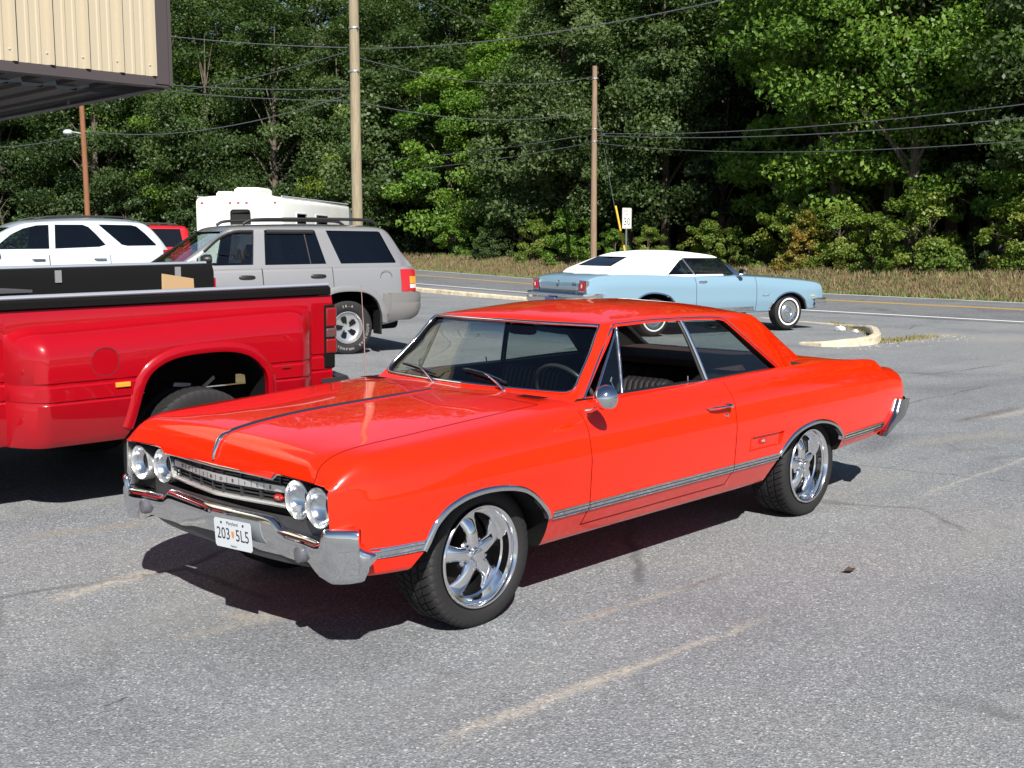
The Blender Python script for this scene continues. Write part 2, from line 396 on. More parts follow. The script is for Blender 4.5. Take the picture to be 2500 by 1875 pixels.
LOT = asphalt('lot_asphalt', (.178, .187, .196), (.55, .55, .55), streaks=[
    ((1.05, 1.56), (-.3, 1.63), .075, SANDC, .75), ((.2, 1.62), (-1.1, 1.70), .05, SANDC, .5), ((-.1, 1.05), (-1.7, 1.20), .025, RUST, .7), ((-.2, 1.07), (-1.2, 1.15), .04, SANDC, .6), ((1.25, -.95), (.4, -1.13), .10, SANDC, .75), ((.8, -.2), (.3, .15), .13, (.34, .29, .22), .6), ((1.15, -.1), (.45, .05), .10, (.30, .27, .22), .45), ((.8, -2.3), (-.1, -2.0), .10, (.24, .20, .15), .7), ((1.64, .43), (1.49, .40), .015, TAR, .9),
    ((-3.6, 1.10), (-6.6, 1.15), .035, SANDC, .7), ((-7.2, -.05), (-8.9, .05), .10, RUST, .9), ((-7.6, .1), (-9.6, .3), .12, SANDC, .7), ((-10.3, -2.1), (-13.4, -1.7), .035, TAR, 1.0), ((-7.6, -.97), (-10.9, -.92), .03, TAR, .9), ((-5.7, .5), (-6.2, .85), .15, (.12, .115, .11), .8), ((-4.6, -.1), (-4.9, 1.7), .02, TAR, .7), ((-5.7, .1), (-7.3, .7), .25, (.27, .235, .19), .6), ((-8.4, -1.5), (-13, -.6), .5, (.10, .10, .105), .5),
    ((-15.2, -4.4), (-18.5, -4.5), .5, (.33, .29, .23), .8), ((-16, -3.4), (-21, -2.6), 1.0, (.30, .28, .25), .6), ((-8.0, 0.6), (-12, 1.5), .8, (.22, .20, .17), .5), ((-5.0, .1), (-6.4, -.2), .25, TAR, .5)])
ROADM = asphalt('road_asphalt', (.140, .145, .152), (.3, .3, .3), stain=.35, fine=60)
DIRT = mat('woods_floor', (.06, .05, .03), .95, spec=.1); n_, l_, b_ = nodes(DIRT)
t_ = noise_node(n_, l_, 1.3, 6, .65); l_.new(ramp(n_, l_, t_.outputs['Fac'], [(.3, (.035, .04, .014)), (.5, (.11, .085, .045)), (.7, (.20, .15, .085))]).outputs['Color'], b_.inputs['Base Color']); bump(n_, l_, b_, t_.outputs['Fac'], .8, .1)
def lines(a, b, n): return list(np.linspace(a, b, n))
gx = [-420, -250, -160, -110]+lines(-90, -24, 67)+lines(-22, 40, 24)+[70, 150, 400]; gy_ = [-420, -260, -180]+lines(-140, 40, 121)+[80, 160, 400]
sheet('ground', gx, gy_, lambda x, y: ground_z(x, y)-.012, DIRT, kind='structure')
ys_ = lines(-140, 40, 120)
def lot_edge(y): return x_near(y)+.3
ribbon('parking_lot', lambda y: 45, lot_edge, ys_, 0.0, LOT, 60, kind='structure')
ribbon('road', lambda y: x_near(y)+.55, lambda y: x_far(y)-.35, ys_, .005, ROADM, 12, kind='structure')
def worn(name, base):
    m = mat(name, base, .6); n, l, b = nodes(m); t = noise_node(n, l, 14, 5, .7)
    l.new(mix(n, l, (.12, .12, .12), base, ramp(n, l, t.outputs['Fac'], [(.30, (.0, .0, .0)), (.42, (1, 1, 1))]).outputs['Color']), b.inputs['Base Color']); return m
LINEW = worn('line_white', (.80, .80, .79)); LINEY = worn('line_yellow', (.62, .37, .07))
for nm, xf, w, m in (('road_marking', x_near, .17, LINEW), ('road_marking', x_far, .14, LINEW), ('road_marking', lambda y: x_yel(y)+.13, .15, LINEY), ('road_marking', lambda y: x_yel(y)-.13, .15, LINEY)):
    ribbon(nm, lambda y: xf(y)+w/2, lambda y: xf(y)-w/2, ys_, .010, m, 2, kind='structure')
CONC = mat('kerb_concrete', (.50, .43, .31), .9, spec=.15); n_, l_, b_ = nodes(CONC)
t_ = noise_node(n_, l_, 7, 6, .7); l_.new(ramp(n_, l_, t_.outputs['Fac'], [(.3, (.27, .22, .14)), (.48, (.47, .40, .29)), (.7, (.62, .56, .44))]).outputs['Color'], b_.inputs['Base Color']); bump(n_, l_, b_, t_.outputs['Fac'], .5, .02)
def kerb(path, hts, w, label):
    P = cat(path, 40); Hh = np.interp(np.linspace(0, 1, 40), np.linspace(0, 1, len(hts)), hts); rows = []
    rnd = random.Random(3)
    for i, p in enumerate(P):
        t = P[min(i+1, 39)]-P[max(i-1, 0)]; t /= np.linalg.norm(t); nn = np.array((-t[1], t[0])); z = float(hz(p[0], p[1])); h_ = Hh[i]+rnd.uniform(-.006, .006)
        rows.append([(*(p+nn*w/2), z-.05), (*(p+nn*(w/2-.01)), z+h_-.025), (*(p+nn*(w/2-.035)), z+h_), (*(p-nn*(w/2-.035)), z+h_), (*(p-nn*(w/2-.01)), z+h_-.025), (*(p-nn*w/2), z-.05)])
    mb = MB().grid(rows)
    for r in (rows[0], rows[-1]): mb.add(r, [tuple(range(6))])
    return tag(mb.build('kerb', CONC, None, 35), label, 'kerb')
kerb([(-19.6, -9.6), (-19.1, -8.41), (-18.7, -7.37), (-17.95, -6.35), (-17.0, -5.62), (-16.05, -5.10), (-15.2, -4.68), (-14.5, -4.62), (-14.1, -4.80), (-13.95, -5.05), (-14.05, -5.45)], [.004, .006, .010, .02, .06, .12, .15, .155, .15, .12, .05], .17, 'chipped sandy concrete kerb curving round the end of the island by the blue car')
kerb([(-21.6, -34), (-21.1, -27), (-20.7, -22.4), (-20.45, -20), (-20.5, -17.9), (-20.55, -16.5), (-20.6, -15.0)], [.14, .14, .14, .14, .13, .10, .04], .22, 'straight sandy concrete kerb along the road shoulder behind the silver wagon')
# ------------------------------------------------------------------ dry verge grass and litter
def blades(name, n, area, hmin, hmax, cols, seed, label, cat_):
    rg = np.random.default_rng(seed); pts = area(rg, n); V = np.zeros((n, 3, 3)); a = rg.uniform(0, 6.28, n); w = rg.uniform(.012, .03, n); h = rg.uniform(hmin, hmax, n)
    z = np.array([ground_z(x, y) for x, y in pts])-.02
    dx, dy = np.cos(a)*w, np.sin(a)*w
    V[:, 0] = np.c_[pts[:, 0]-dx, pts[:, 1]-dy, z]; V[:, 1] = np.c_[pts[:, 0]+dx, pts[:, 1]+dy, z]
    lean = rg.normal(0, .35, (n, 2))*h[:, None]; V[:, 2] = np.c_[pts[:, 0]+lean[:, 0], pts[:, 1]+lean[:, 1], z+h]
    me = bpy.data.meshes.new(name); me.from_pydata(V.reshape(-1, 3).tolist(), [], np.arange(3*n).reshape(-1, 3).tolist())
    o = link(name, me, None, None, None, kind='stuff', label=label, category=cat_); 
    for c in cols: me.materials.append(c)
    me.polygons.foreach_set('material_index', rg.integers(0, len(cols), n).tolist()); return o
GRN = mat('grass_green', (.09, .13, .025), .8); DRY = mat('grass_dry', (.24, .175, .095), .85); DRY2 = mat('grass_straw', (.18, .12, .068), .85); BRN = mat('grass_brown', (.13, .085, .045), .9)
def verge(lo, hi):
    def f(rg, n):
        y = rg.uniform(-75, 6, n); y = np.where(rg.uniform(size=n) < .6, rg.uniform(-45, 2, n), y); d = lo+(hi-lo)*rg.uniform(size=n)**1.2; return np.c_[x_far(y)-d, y]
    return f
blades('dry_grass', 60000, verge(1.2, 7.5), .03, .24, [DRY, DRY2, DRY2, BRN, BRN, GRN, GRN], 5, 'dry straw coloured grass on the bank beyond the road', 'grass')
blades('green_grass', 16000, verge(.45, 1.5), .05, .14, [GRN, GRN, GRN, DRY], 6, 'short green grass strip along the far road edge', 'grass')
# ================================================================== woods
def leaf_mat(name, cols, trans=.35, rough=.5):
    m = bpy.data.materials.new(name); m.use_nodes = True; n, l = m.node_tree.nodes, m.node_tree.links; out = n['Material Output']; b = n['Principled BSDF']
    oi = n.new('ShaderNodeObjectInfo'); c = n.new('ShaderNodeTexCoord'); t = noise_node(n, l, .55, 4, .6, vec=c.outputs['Object'])
    at = n.new('ShaderNodeAttribute'); at.attribute_name = 'tone'
    a1 = n.new('ShaderNodeMath'); a1.operation = 'MULTIPLY_ADD'; l.new(at.outputs['Fac'], a1.inputs[0]); a1.inputs[1].default_value = .55
    m1 = n.new('ShaderNodeMath'); m1.operation = 'MULTIPLY'; m1.inputs[1].default_value = .55; l.new(t.outputs['Fac'], m1.inputs[0]); l.new(m1.outputs[0], a1.inputs[2])
    a2 = n.new('ShaderNodeMath'); a2.operation = 'MULTIPLY_ADD'; l.new(oi.outputs['Random'], a2.inputs[0]); a2.inputs[1].default_value = .16; l.new(a1.outputs[0], a2.inputs[2])
    r = ramp(n, l, a2.outputs[0], cols)
    l.new(r.outputs['Color'], b.inputs['Base Color']); b.inputs['Roughness'].default_value = rough; b.inputs['Specular IOR Level'].default_value = .35
    tr = n.new('ShaderNodeBsdfTranslucent'); l.new(mix(n, l, r.outputs['Color'], (1.3, 1.5, .6), 1.0, 'MULTIPLY'), tr.inputs['Color'])
    mx = n.new('ShaderNodeMixShader'); mx.inputs[0].default_value = trans; l.new(b.outputs[0], mx.inputs[1]); l.new(tr.outputs[0], mx.inputs[2]); l.new(mx.outputs[0], out.inputs['Surface']); MATS[name] = m; return m
LEAF = {
    'oak': leaf_mat('leaf_oak', [(.15, (.016, .034, .009)), (.5, (.035, .066, .016)), (.8, (.068, .108, .028)), (1, (.12, .155, .05))]),
    'maple': leaf_mat('leaf_maple', [(.15, (.03, .065, .010)), (.5, (.085, .17, .022)), (.8, (.14, .23, .03)), (.97, (.18, .25, .04)), (1, (.26, .10, .03))]),
    'locust': leaf_mat('leaf_locust', [(.15, (.03, .055, .018)), (.5, (.065, .105, .035)), (.85, (.10, .145, .05)), (1, (.14, .18, .07))]),
    'young': leaf_mat('leaf_young', [(.15, (.045, .085, .012)), (.5, (.10, .165, .024)), (.8, (.165, .215, .034)), (.95, (.26, .24, .05)), (1, (.3, .16, .04))]),
    'autumn': leaf_mat('leaf_autumn', [(.15, (.07, .09, .015)), (.5, (.16, .17, .03)), (.75, (.24, .17, .03)), (1, (.28, .08, .02))]),
    'pine': leaf_mat('leaf_pine_and_shade', [(.2, (.015, .032, .010)), (.6, (.035, .065, .018)), (1, (.06, .095, .03))], .15)}
BARK = mat('bark', (.10, .08, .06), .95, spec=.1); n_, l_, b_ = nodes(BARK)
mp_ = n_.new('ShaderNodeMapping'); mp_.inputs['Scale'].default_value = (9, 9, 1.2); tc_ = n_.new('ShaderNodeTexCoord'); l_.new(tc_.outputs['Object'], mp_.inputs['Vector'])
t_ = noise_node(n_, l_, 2.2, 6, .7, vec=mp_.outputs[0]); l_.new(ramp(n_, l_, t_.outputs['Fac'], [(.35, (.035, .028, .022)), (.6, (.14, .115, .09)), (.75, (.25, .22, .18))]).outputs['Color'], b_.inputs['Base Color']); bump(n_, l_, b_, t_.outputs['Fac'], .8, .05)
def crown_mesh(name, seed, H, R, base, nclump, nleaf, size, droop=0.0, flat=.6, clump_r=.9, aspect=1.6):
    """leaf-sized faces gathered in clumps spread through an irregular crown"""
    rg = np.random.default_rng(seed); C = []; rad = []
    while len(C) < nclump:
        t = rg.uniform(0, 1); z = base+(H-base)*t
        prof = (math.sin(math.pi*min(1, .18+.82*t))**.6)*(1-.25*t) if t < .93 else .35
        a = rg.uniform(0, 6.28); rr = R*prof*rg.uniform(.25, 1)**.45*(1+.22*math.sin(3*a+seed)+.12*math.sin(7*a+z))
        C.append((rr*math.cos(a), rr*math.sin(a), z+rg.normal(0, .3))); rad.append(clump_r*rg.uniform(.6, 1.35))
    C = np.array(C); rad = np.array(rad); k = rg.integers(0, nclump, nleaf); k.sort()
    d = rg.normal(size=(nleaf, 3)); d /= np.linalg.norm(d, axis=1)[:, None]
    rr = rad[k]*rg.uniform(0, 1, nleaf)**.42
    P = C[k]+d*rr[:, None]*np.array((1.15, 1.15, flat)); P[:, 2] -= droop*np.hypot(d[:, 0], d[:, 1])**2*rr
    P[:, 2] = np.maximum(P[:, 2], base*.6)
    out = P-np.array((0, 0, base+(H-base)*.45)); out /= np.linalg.norm(out, axis=1)[:, None]+1e-9
    nrm = rg.normal(0, .62, (nleaf, 3))+out*.55+np.array((0, 0, .55)); nrm /= np.linalg.norm(nrm, axis=1)[:, None]
    u = np.cross(nrm, rg.normal(size=(nleaf, 3))); u /= np.linalg.norm(u, axis=1)[:, None]+1e-9; v = np.cross(nrm, u)
    s = size*rg.uniform(.6, 1.35, nleaf)[:, None]
    Q = np.stack([P-u*s*aspect*.5, P-v*s*.5+nrm*s*.06, P+u*s*aspect*.5, P+v*s*.5+nrm*s*.06], 1).reshape(-1, 3)
    me = bpy.data.meshes.new(name); me.vertices.add(4*nleaf); me.vertices.foreach_set('co', Q.ravel()); me.loops.add(4*nleaf); me.loops.foreach_set('vertex_index', np.arange(4*nleaf)); me.polygons.add(nleaf)
    me.polygons.foreach_set('loop_start', np.arange(nleaf)*4); me.polygons.foreach_set('loop_total', np.full(nleaf, 4)); me.update(calc_edges=True)
    tone = rg.uniform(0, 1, nclump)[k]*.6+rg.uniform(0, .4, nleaf); at = me.attributes.new('tone', 'FLOAT', 'FACE'); at.data.foreach_set('value', tone)
    me.materials.append(LEAF['oak']); return me, C
def trunk_mesh(name, seed, H, r, C, nl=14):
    rg = np.random.default_rng(seed+99); mb = MB(); ph = rg.uniform(0, 6, 2)
    ax = lambda t: V3((.25*math.sin(t*2.2+ph[0])*t, .25*math.sin(t*1.7+ph[1])*t, t*H*.86))
    ts = [0, .03, .1, .25, .45, .65, .85, 1]
    mb.tube([ax(t) for t in ts], [r*1.35, r*1.1, r, r*.86, r*.66, r*.46, r*.26, r*.08], 9)
    for c in C[rg.permutation(len(C))[:nl]]:
        t0 = max(.12, min(.92, (c[2]-.12*H)/(H*.86)*.8)); a = ax(t0); e = V3(c); m_ = a.lerp(e, .5)+V3((0, 0, .08*(e-a).length)); rr = r*(.42-.28*t0)
        mb.tube([a, m_, e], [rr, rr*.6, rr*.15], 5)
    return mb.mesh(name)
KINDS = []
def kind(leafkey, name, label, seed, **k):
    cm, C = crown_mesh('crown', seed, **k); tm = trunk_mesh('trunk', seed, k['H'], .012*k['H']+.06, C); KINDS.append((name, label, leafkey, cm, tm)); return len(KINDS)-1
OAK = [kind('oak', 'broadleaf_tree', 'tall dark green broadleaf tree in the woods beyond the road', s, H=17, R=4.1, base=2.6, nclump=64, nleaf=31000, size=.13, clump_r=1.25, flat=.62) for s in (1, 2)]
TALL = [kind('oak', 'tall_tree', 'high crowned forest tree with a bare lower trunk in the woods', s, H=21, R=4.2, base=7.0, nclump=58, nleaf=25000, size=.15, clump_r=1.35, flat=.62) for s in (3, 4)]
MAP = [kind('maple', 'maple_tree', 'bright green maple with layered leafy branches at the wood edge', s, H=13.5, R=3.7, base=2.4, nclump=62, nleaf=31000, size=.12, clump_r=1.05, flat=.48) for s in (5, 6)]
LOC = [kind('locust', 'locust_tree', 'feathery pale green tree with drooping foliage at the wood edge', 7, H=15, R=3.6, base=2.8, nclump=85, nleaf=32000, size=.09, droop=.8, clump_r=1.0, flat=.5, aspect=2.4)]
YNG = [kind('young', 'young_tree', 'low yellow green young tree crowding the wood edge', s, H=7.5, R=2.4, base=.7, nclump=60, nleaf=20000, size=.105, clump_r=.72, flat=.6) for s in (8, 9)]
PIN = [kind('pine', 'pine_tree', 'slim soft needled young pine standing in the dark gap', 10, H=9, R=1.5, base=1.2, nclump=40, nleaf=12000, size=.09, droop=.5, clump_r=.6, flat=.4, aspect=5)]
SHR = [kind('young', 'shrub', 'leafy yellow green shrub on the bank under the trees', s, H=2.9, R=1.7, base=.1, nclump=60, nleaf=9000, size=.08, clump_r=.34, flat=.8) for s in (11, 12)]
used_kind = set()
def plant(kd, x, y, sc, rz, leafkey=None, label=None, name=None, sz=None, group=None, trunk=True):
    nm, lb, lk, cm, tm = KINDS[kd]; root = thing(name or nm, label or lb, 'shrub' if nm == 'shrub' else 'tree', (x, y, float(ground_z(x, y))-.1), rz, group or {'shrub': 'shrubs along the bank'}.get(nm, nm.replace('_', ' ')+'s in the woods'))
    root.scale = (sc, sc, sz or sc)
    c = bpy.data.objects.new('crown', cm); COL.objects.link(c); c.parent = root; c.material_slots[0].link = 'OBJECT'; c.material_slots[0].material = LEAF[leafkey or lk]
    t = bpy.data.objects.new('trunk', tm); COL.objects.link(t); t.parent = root
    if not tm.materials: tm.materials.append(BARK); finish(t, 60)
    return root
rt = random.Random(11)
def at_d(y, d): return x_far(y)-d, y
# front edge, hand placed along the road (y along the road, d metres beyond its far edge)
FRONT = [(2, 8.5, MAP[0], 1.05), (-4, 9, OAK[0], .9), (-9, 8.2, OAK[0], .95), (-11.8, 9.0, MAP[0], 1.0), (-14.2, 9.8, OAK[1], .95), (-14.4, 6.6, TALL[0], .85), (-16.5, 8.6, MAP[1], 1.25), (-18.0, 6.7, TALL[1], .85), (-18.8, 9.6, MAP[0], 1.3), (-20.9, 9.2, MAP[1], 1.22), (-26.4, 9.8, PIN[0], 1.15), (-29.3, 8.6, OAK[0], .92), (-31.6, 8.2, OAK[1], .86), (-34.0, 7.6, LOC[0], 1.18), (-36.8, 8.6, LOC[0], 1.08), (-39.6, 7.0, YNG[1], 1.3), (-43.0, 7.8, MAP[0], .9), (-46.4, 6.8, YNG[0], 1.5), (-50, 7.6, YNG[1], 1.55), (-54, 7.2, YNG[0], 1.5), (-58, 8.5, YNG[1], 1.35), (-61, 10, OAK[0], 1.0), (-66, 9, OAK[0], 1.05), (-73, 10, OAK[1], 1.05), (-81, 9, OAK[0], 1.1), (-89, 10, OAK[1], 1.1), (-98, 9, OAK[0], 1.15), (-108, 10, OAK[1], 1.2), (6, 9, OAK[1], .9)]
FLAB = {-14.4: 'tall tree with a pale bare trunk among the yellow green bank shrubs', -18.0: 'tall tree with a pale bare trunk beside the orange tinged shrub', -16.5: 'large bright green maple over the bank between two pale trunks', -34.0: 'feathery pale green tree right behind the grey brown utility pole', -36.8: 'feathery drooping tree next to the one behind the grey brown pole', -43.0: 'bright green maple rising between two low yellow green young trees'}
for y, d, k, s in FRONT:
    x, y2 = at_d(y, d); r_ = plant(k, x, y2, s*rt.uniform(.94, 1.06), rt.uniform(0, 6.28), 'maple' if k in TALL else {-46.4: 'maple', -50: 'oak', -54: 'locust', -39.6: 'locust'}.get(y), label=FLAB.get(y) or {-46.4: 'mid green young tree behind the silver wagon roof line', -50: 'dark green young tree between the bright maple and the camper'}.get(y))
    if y in FLAB: del r_['group']
y = 4.0
while y > -118:
    for d0, pool in ((13.5, OAK+MAP), (18.5, TALL+OAK), (24.5, TALL), (31, TALL+OAK)):
        x, y2 = at_d(y+rt.uniform(-1.6, 1.6), d0+rt.uniform(-1.5, 1.5))
        if d0 == 13.5 and -28 < y2 < -21.5: continue         # the dark opening in the edge
        plant(rt.choice(pool), x, y2, rt.uniform(.92, 1.22), rt.uniform(0, 6.28))
    y -= 5.8 if y > -50 else 7.5
for y, d, k, s, lk in [(-.5, 5.2, 0, 1.1, 'young'), (-2.6, 5.0, 1, 1.0, 'young'), (-4.6, 5.2, 0, 1.25, 'young'), (-6.4, 5.6, 1, 1.5, 'young'), (-8.2, 5.2, 0, 1.3, 'young'), (-9.6, 5.8, 1, 1.2, 'young'), (-13.0, 5.0, 1, 1.3, 'young'), (-15.2, 5.2, 0, 1.5, 'young'), (-16.9, 5.6, 1, 1.4, 'young'), (-18.4, 5.3, 0, 1.35, 'autumn'), (-19.8, 5.6, 1, 1.4, 'young'), (-11.5, 6.2, 0, .8, 'oak'), (-22.8, 5.8, 0, .8, 'young'), (-21.0, 5.8, 0, .8, 'oak'), (-24.0, 5.5, 1, 1.0, 'young'), (-27.5, 5.2, 0, 1.1, 'young'), (-30.2, 5.5, 1, .9, 'maple'), (-33.5, 5.2, 0, 1.2, 'maple'), (-36.5, 5.4, 1, 1.1, 'young'), (-40, 5.2, 0, 1.1, 'oak'), (-44, 5.2, 1, 1.2, 'maple'), (2.0, 5.4, 0, 1.0, 'oak')]:
    x, y2 = at_d(y, d); lab = {'young': 'leafy yellow green shrub on the bank under the trees', 'autumn': 'orange tinged shrub among the yellow green shrubs on the bank', 'oak': 'small dark green shrub on the bank under the trees', 'maple': 'bright green rounded shrub on the bank under the trees'}[lk]
    plant(SHR[k], x, y2, s*rt.uniform(.45, .75), rt.uniform(0, 6.28), lk, lab, group=None if lk == 'autumn' else lk+' shrubs on the bank')
for y in np.arange(-48, -124, -4.2):
    for d0, k, sc in ((8.0, SHR, 1.5), (12.5, YNG, 1.25), (16.5, YNG, 1.45)):
        x, y2 = at_d(float(y)+rt.uniform(-1.5, 1.5), d0+rt.uniform(-1, 1)); kd = rt.choice(k)
        plant(kd, x, y2, sc*rt.uniform(.85, 1.2), rt.uniform(0, 6.28), 'pine', 'understorey bush with leaf colour darkened as shade beneath the tall trees behind the parked cars', name='understorey_bush', group='understorey bushes')  # dark pine leaf colour stands in for shade under the trees
# deep wood behind the edge, one mass
def deep_wood():
    rg = np.random.default_rng(77); n = 44000; y = rg.uniform(-150, 25, n); d = rg.uniform(34, 46, n); x = x_far(y)-d; z = rg.uniform(0, 31, n)
    P = np.c_[x, y, z+ground_z(x, y)]; nr = rg.normal(size=(n, 3))+np.array((.8, .5, .3)); nr /= np.linalg.norm(nr, axis=1)[:, None]
    u = np.cross(nr, rg.normal(size=(n, 3))); u /= np.linalg.norm(u, axis=1)[:, None]; v = np.cross(nr, u); s = rg.uniform(.4, 1.0, n)[:, None]
    Q = np.stack([P-u*s, P-v*s*.6, P+u*s, P+v*s*.6], 1).reshape(-1, 3)
    me = bpy.data.meshes.new('deep_wood'); me.from_pydata(Q.tolist(), [], np.arange(4*n).reshape(-1, 4).tolist())
    return link('deep_wood', me, None, LEAF['oak'], None, kind='stuff', label='deep dark wood behind the edge trees', category='woodland')
deep_wood()
# ================================================================== the red hardtop
RED = paint('orange_red_paint', (.74, .016, .001), .25, 0, 1.0, .015, (.6, .08, .02))
GLASS = glass('car_glass', (.66, .74, .72))
CLEAR = glass('lamp_glass', (.92, .94, .95))
def torq_wheel(parent, R, W, rim_r, loc, side):
    """five-spoke deep-dish alloy; built facing +y, turned for the far side"""
    h = W/2
    mb = MB()
    lip = [(rim_r-.004, h*.80), (rim_r+.006, h*.95), (rim_r+.001, h*1.0), (rim_r-.006, h*.99), (rim_r-.012, h*.93), (rim_r-.016, h*.80), (rim_r-.028, h*.76), (rim_r-.031, h*.45), (rim_r-.040, h*.40), (rim_r-.042, h*.02), (rim_r-.050, -h*.1), (rim_r-.050, -h*.6), (rim_r-.02, -h*.9)]
    mb.lathe(lip, 64)
    w = mb.build('wheel', ALLOY, parent, 35); w.location = loc
    if side < 0: w.rotation_euler = (0, 0, math.pi)
    make_tyre(R, W, rim_r, parent=w)
    # dark drum behind the spokes
    MB().lathe([(.0, -h*.25), (rim_r-.062, -h*.25), (rim_r-.066, -h*.6), (0, -h*.6)], 40).build('brake_drum', mat('brake_dark', (.012, .010, .010), .8, spec=.1), w, 30)
    sp = MB(); ro = rim_r-.036
    for t in range(1):
        R_ = []
        for k, (r, hw, y, th) in enumerate([(.030, .040, .40, .055), (.070, .038, .46, .055), (.105, .034, .46, .05), (.135, .038, .40, .046), (.165, .050, .30, .042), (ro-.008, .064, .20, .036), (ro, .070, .17, .030)]):
            yy = y*h; cs = []
            for q in range(10):
                a = 2*math.pi*q/10; c_, s_ = math.cos(a), math.sin(a)
                cs.append((math.copysign(abs(c_)**.75, c_)*hw, yy+(s_*th*.55 if s_ > 0 else s_*th*.3), r))
            R_.append(cs)
        sp.rings(R_)
    me = sp.mesh('spoke')
    for k in range(5):
        o = link('spoke', me if k == 0 else me.copy(), w, ALLOY, 50); o.rotation_euler = (0, 2*math.pi*k/5+.12, 0)
    hub = MB().lathe([(0, h*.86), (.018, h*.86), (.030, h*.83), (.036, h*.76), (.037, h*.56), (.046, h*.54), (.078, h*.50), (.084, h*.44), (.084, h*.1), (.06, -h*.1)], 30)
    hub.build('center_cap', ALLOY, w, 35)
    nut = MB().lathe([(0, .024), (.007, .022), (.0095, .016), (.0095, 0)], 8).mesh('nut')
    for k in range(5):
        a = 2*math.pi*(k+.5)/5+.12
        o = link('lug_nut', nut, w, CHROME, 30); o.location = (.060*math.sin(a), h*.50, .060*math.cos(a))
    return w
def hull_lines():
    """control curves of the half section, keyed on x: (x, y, z)"""
    c0 = [(.852, 0, .785), (.845, 0, .80), (.83, 0, .84), (.80, 0, .882), (.76, 0, .897), (.70, 0, .908), (.60, 0, .922), (.35, 0, .942), (0, 0, .955), (-.45, 0, .968), (-.62, 0, .972), (-.9, 0, .968), (-1.77, 0, .965), (-2.65, 0, .972), (-3.10, 0, .990), (-3.42, 0, .960), (-3.70, 0, .922), (-3.88, 0, .878), (-4.09, 0, .845), (-4.16, 0, .81), (-4.185, 0, .77)]
    c1 = [(.852, .70, .785), (.845, .70, .80), (.83, .705, .845), (.80, .71, .870), (.76, .715, .883), (.70, .72, .893), (.60, .72, .902), (.35, .72, .915), (0, .72, .936), (-.45, .73, .957), (-.62, .735, .962), (-.9, .76, .962), (-1.77, .765, .965), (-2.3, .765, .972), (-2.65, .75, .976), (-3.10, .70, .984), (-3.42, .69, .956), (-3.70, .69, .920), (-3.88, .68, .875), (-4.09, .67, .842), (-4.16, .66, .80), (-4.185, .65, .765)]
    c2 = [(.852, .795, .772), (.83, .800, .780), (.80, .812, .803), (.76, .822, .832), (.70, .832, .864), (.62, .840, .884), (.35, .846, .901), (0, .852, .915), (-.45, .855, .936), (-.75, .845, .954), (-1.77, .845, .965), (-2.3, .845, .973), (-2.65, .84, .972), (-3.10, .83, .962), (-3.5, .822, .950), (-3.74, .814, .938), (-3.79, .812, .930), (-3.86, .805, .886), (-3.91, .802, .874), (-4.09, .79, .848), (-4.16, .775, .80), (-4.185, .76, .75)]
    c3 = [(.852, .806, .755), (.83, .818, .76), (.76, .846, .785), (.62, .885, .815), (.35, .915, .842), (0, .926, .852), (-.75, .930, .862), (-1.77, .934, .868), (-2.65, .932, .872), (-3.10, .922, .866), (-3.77, .895, .845), (-4.09, .865, .80), (-4.16, .848, .765), (-4.185, .82, .73)]
    c4 = [(.852, .81, .66), (.83, .822, .66), (.76, .856, .67), (.62, .906, .69), (.35, .941, .705), (0, .953, .71), (-1.77, .957, .71), (-2.65, .955, .715), (-3.10, .944, .71), (-3.77, .914, .70), (-4.09, .884, .69), (-4.16, .868, .68), (-4.185, .85, .66)]
    c5 = [(.852, .81, .49), (.83, .820, .48), (.76, .852, .478), (.62, .898, .476), (.35, .930, .475), (0, .940, .472), (-1.77, .942, .472), (-2.65, .940, .475), (-3.10, .930, .482), (-3.77, .900, .494), (-4.09, .872, .50), (-4.185, .84, .505)]
    c6 = [(.852, .79, .405), (.83, .80, .400), (.76, .83, .395), (.62, .872, .386), (.40, .885, .372), (.1, .860, .33), (-.25, .838, .305), (-1.77, .835, .303), (-2.30, .835, .302), (-2.7, .855, .33), (-3.10, .868, .382), (-3.77, .862, .412), (-4.09, .835, .45), (-4.185, .82, .46)]
    return [c0, c1, c2, c3, c4, c5, c6]
HL = hull_lines()
def hull_sec(x, off=0.0):
    P = [pchip(k, x) for k in HL]
    P = [np.array(p) for p in P]; P.append(np.array((.74, P[-1][1]-.002))); P.append(np.array((0, P[-1][1])))
    # slight crown on the bonnet and deck
    mid = (P[0]+P[1])/2+np.array((0, .010)); ctrl = [P[0], mid]+P[1:]
    return rounded(ctrl, [0, .30, .10 if x > -3.5 else .04, .055 if x > -3.5 else .028, .075, .028, .05, .03, .02, 0], [5, 5, 3, 3, 4, 3, 4, 3, 5], 4)
def hull_y(x, z):
    """outer y of the side at (x,z)"""
    s = hull_sec(x); best = .9
    for a, b in zip(s[:-1], s[1:]):
        if a[0] > .6 and (a[1]-z)*(b[1]-z) <= 0 and abs(a[1]-b[1]) > 1e-6:
            t = (z-a[1])/(b[1]-a[1]); best = max(best if best != .9 else 0, a[0]+(b[0]-a[0])*t)
    return best
F_ARCH = [(.505, .30), (.495, .385), (.437, .466), (.405, .53), (.379, .568), (.322, .613), (.262, .638), (.206, .652), (.117, .660), (.03, .657), (-.038, .648), (-.09, .637), (-.141, .620), (-.19, .592), (-.233, .557), (-.270, .52), (-.301, .485), (-.330, .42), (-.345, .36), (-.352, .25)]
R_ARCH = [(-2.325, .25), (-2.345, .42), (-2.378, .487), (-2.425, .528), (-2.505, .575), (-2.59, .603), (-2.674, .618), (-2.77, .625), (-2.866, .618), (-2.96, .598), (-3.05, .565), (-3.11, .525), (-3.150, .49), (-3.185, .42), (-3.20, .30), (-3.20, .25)]
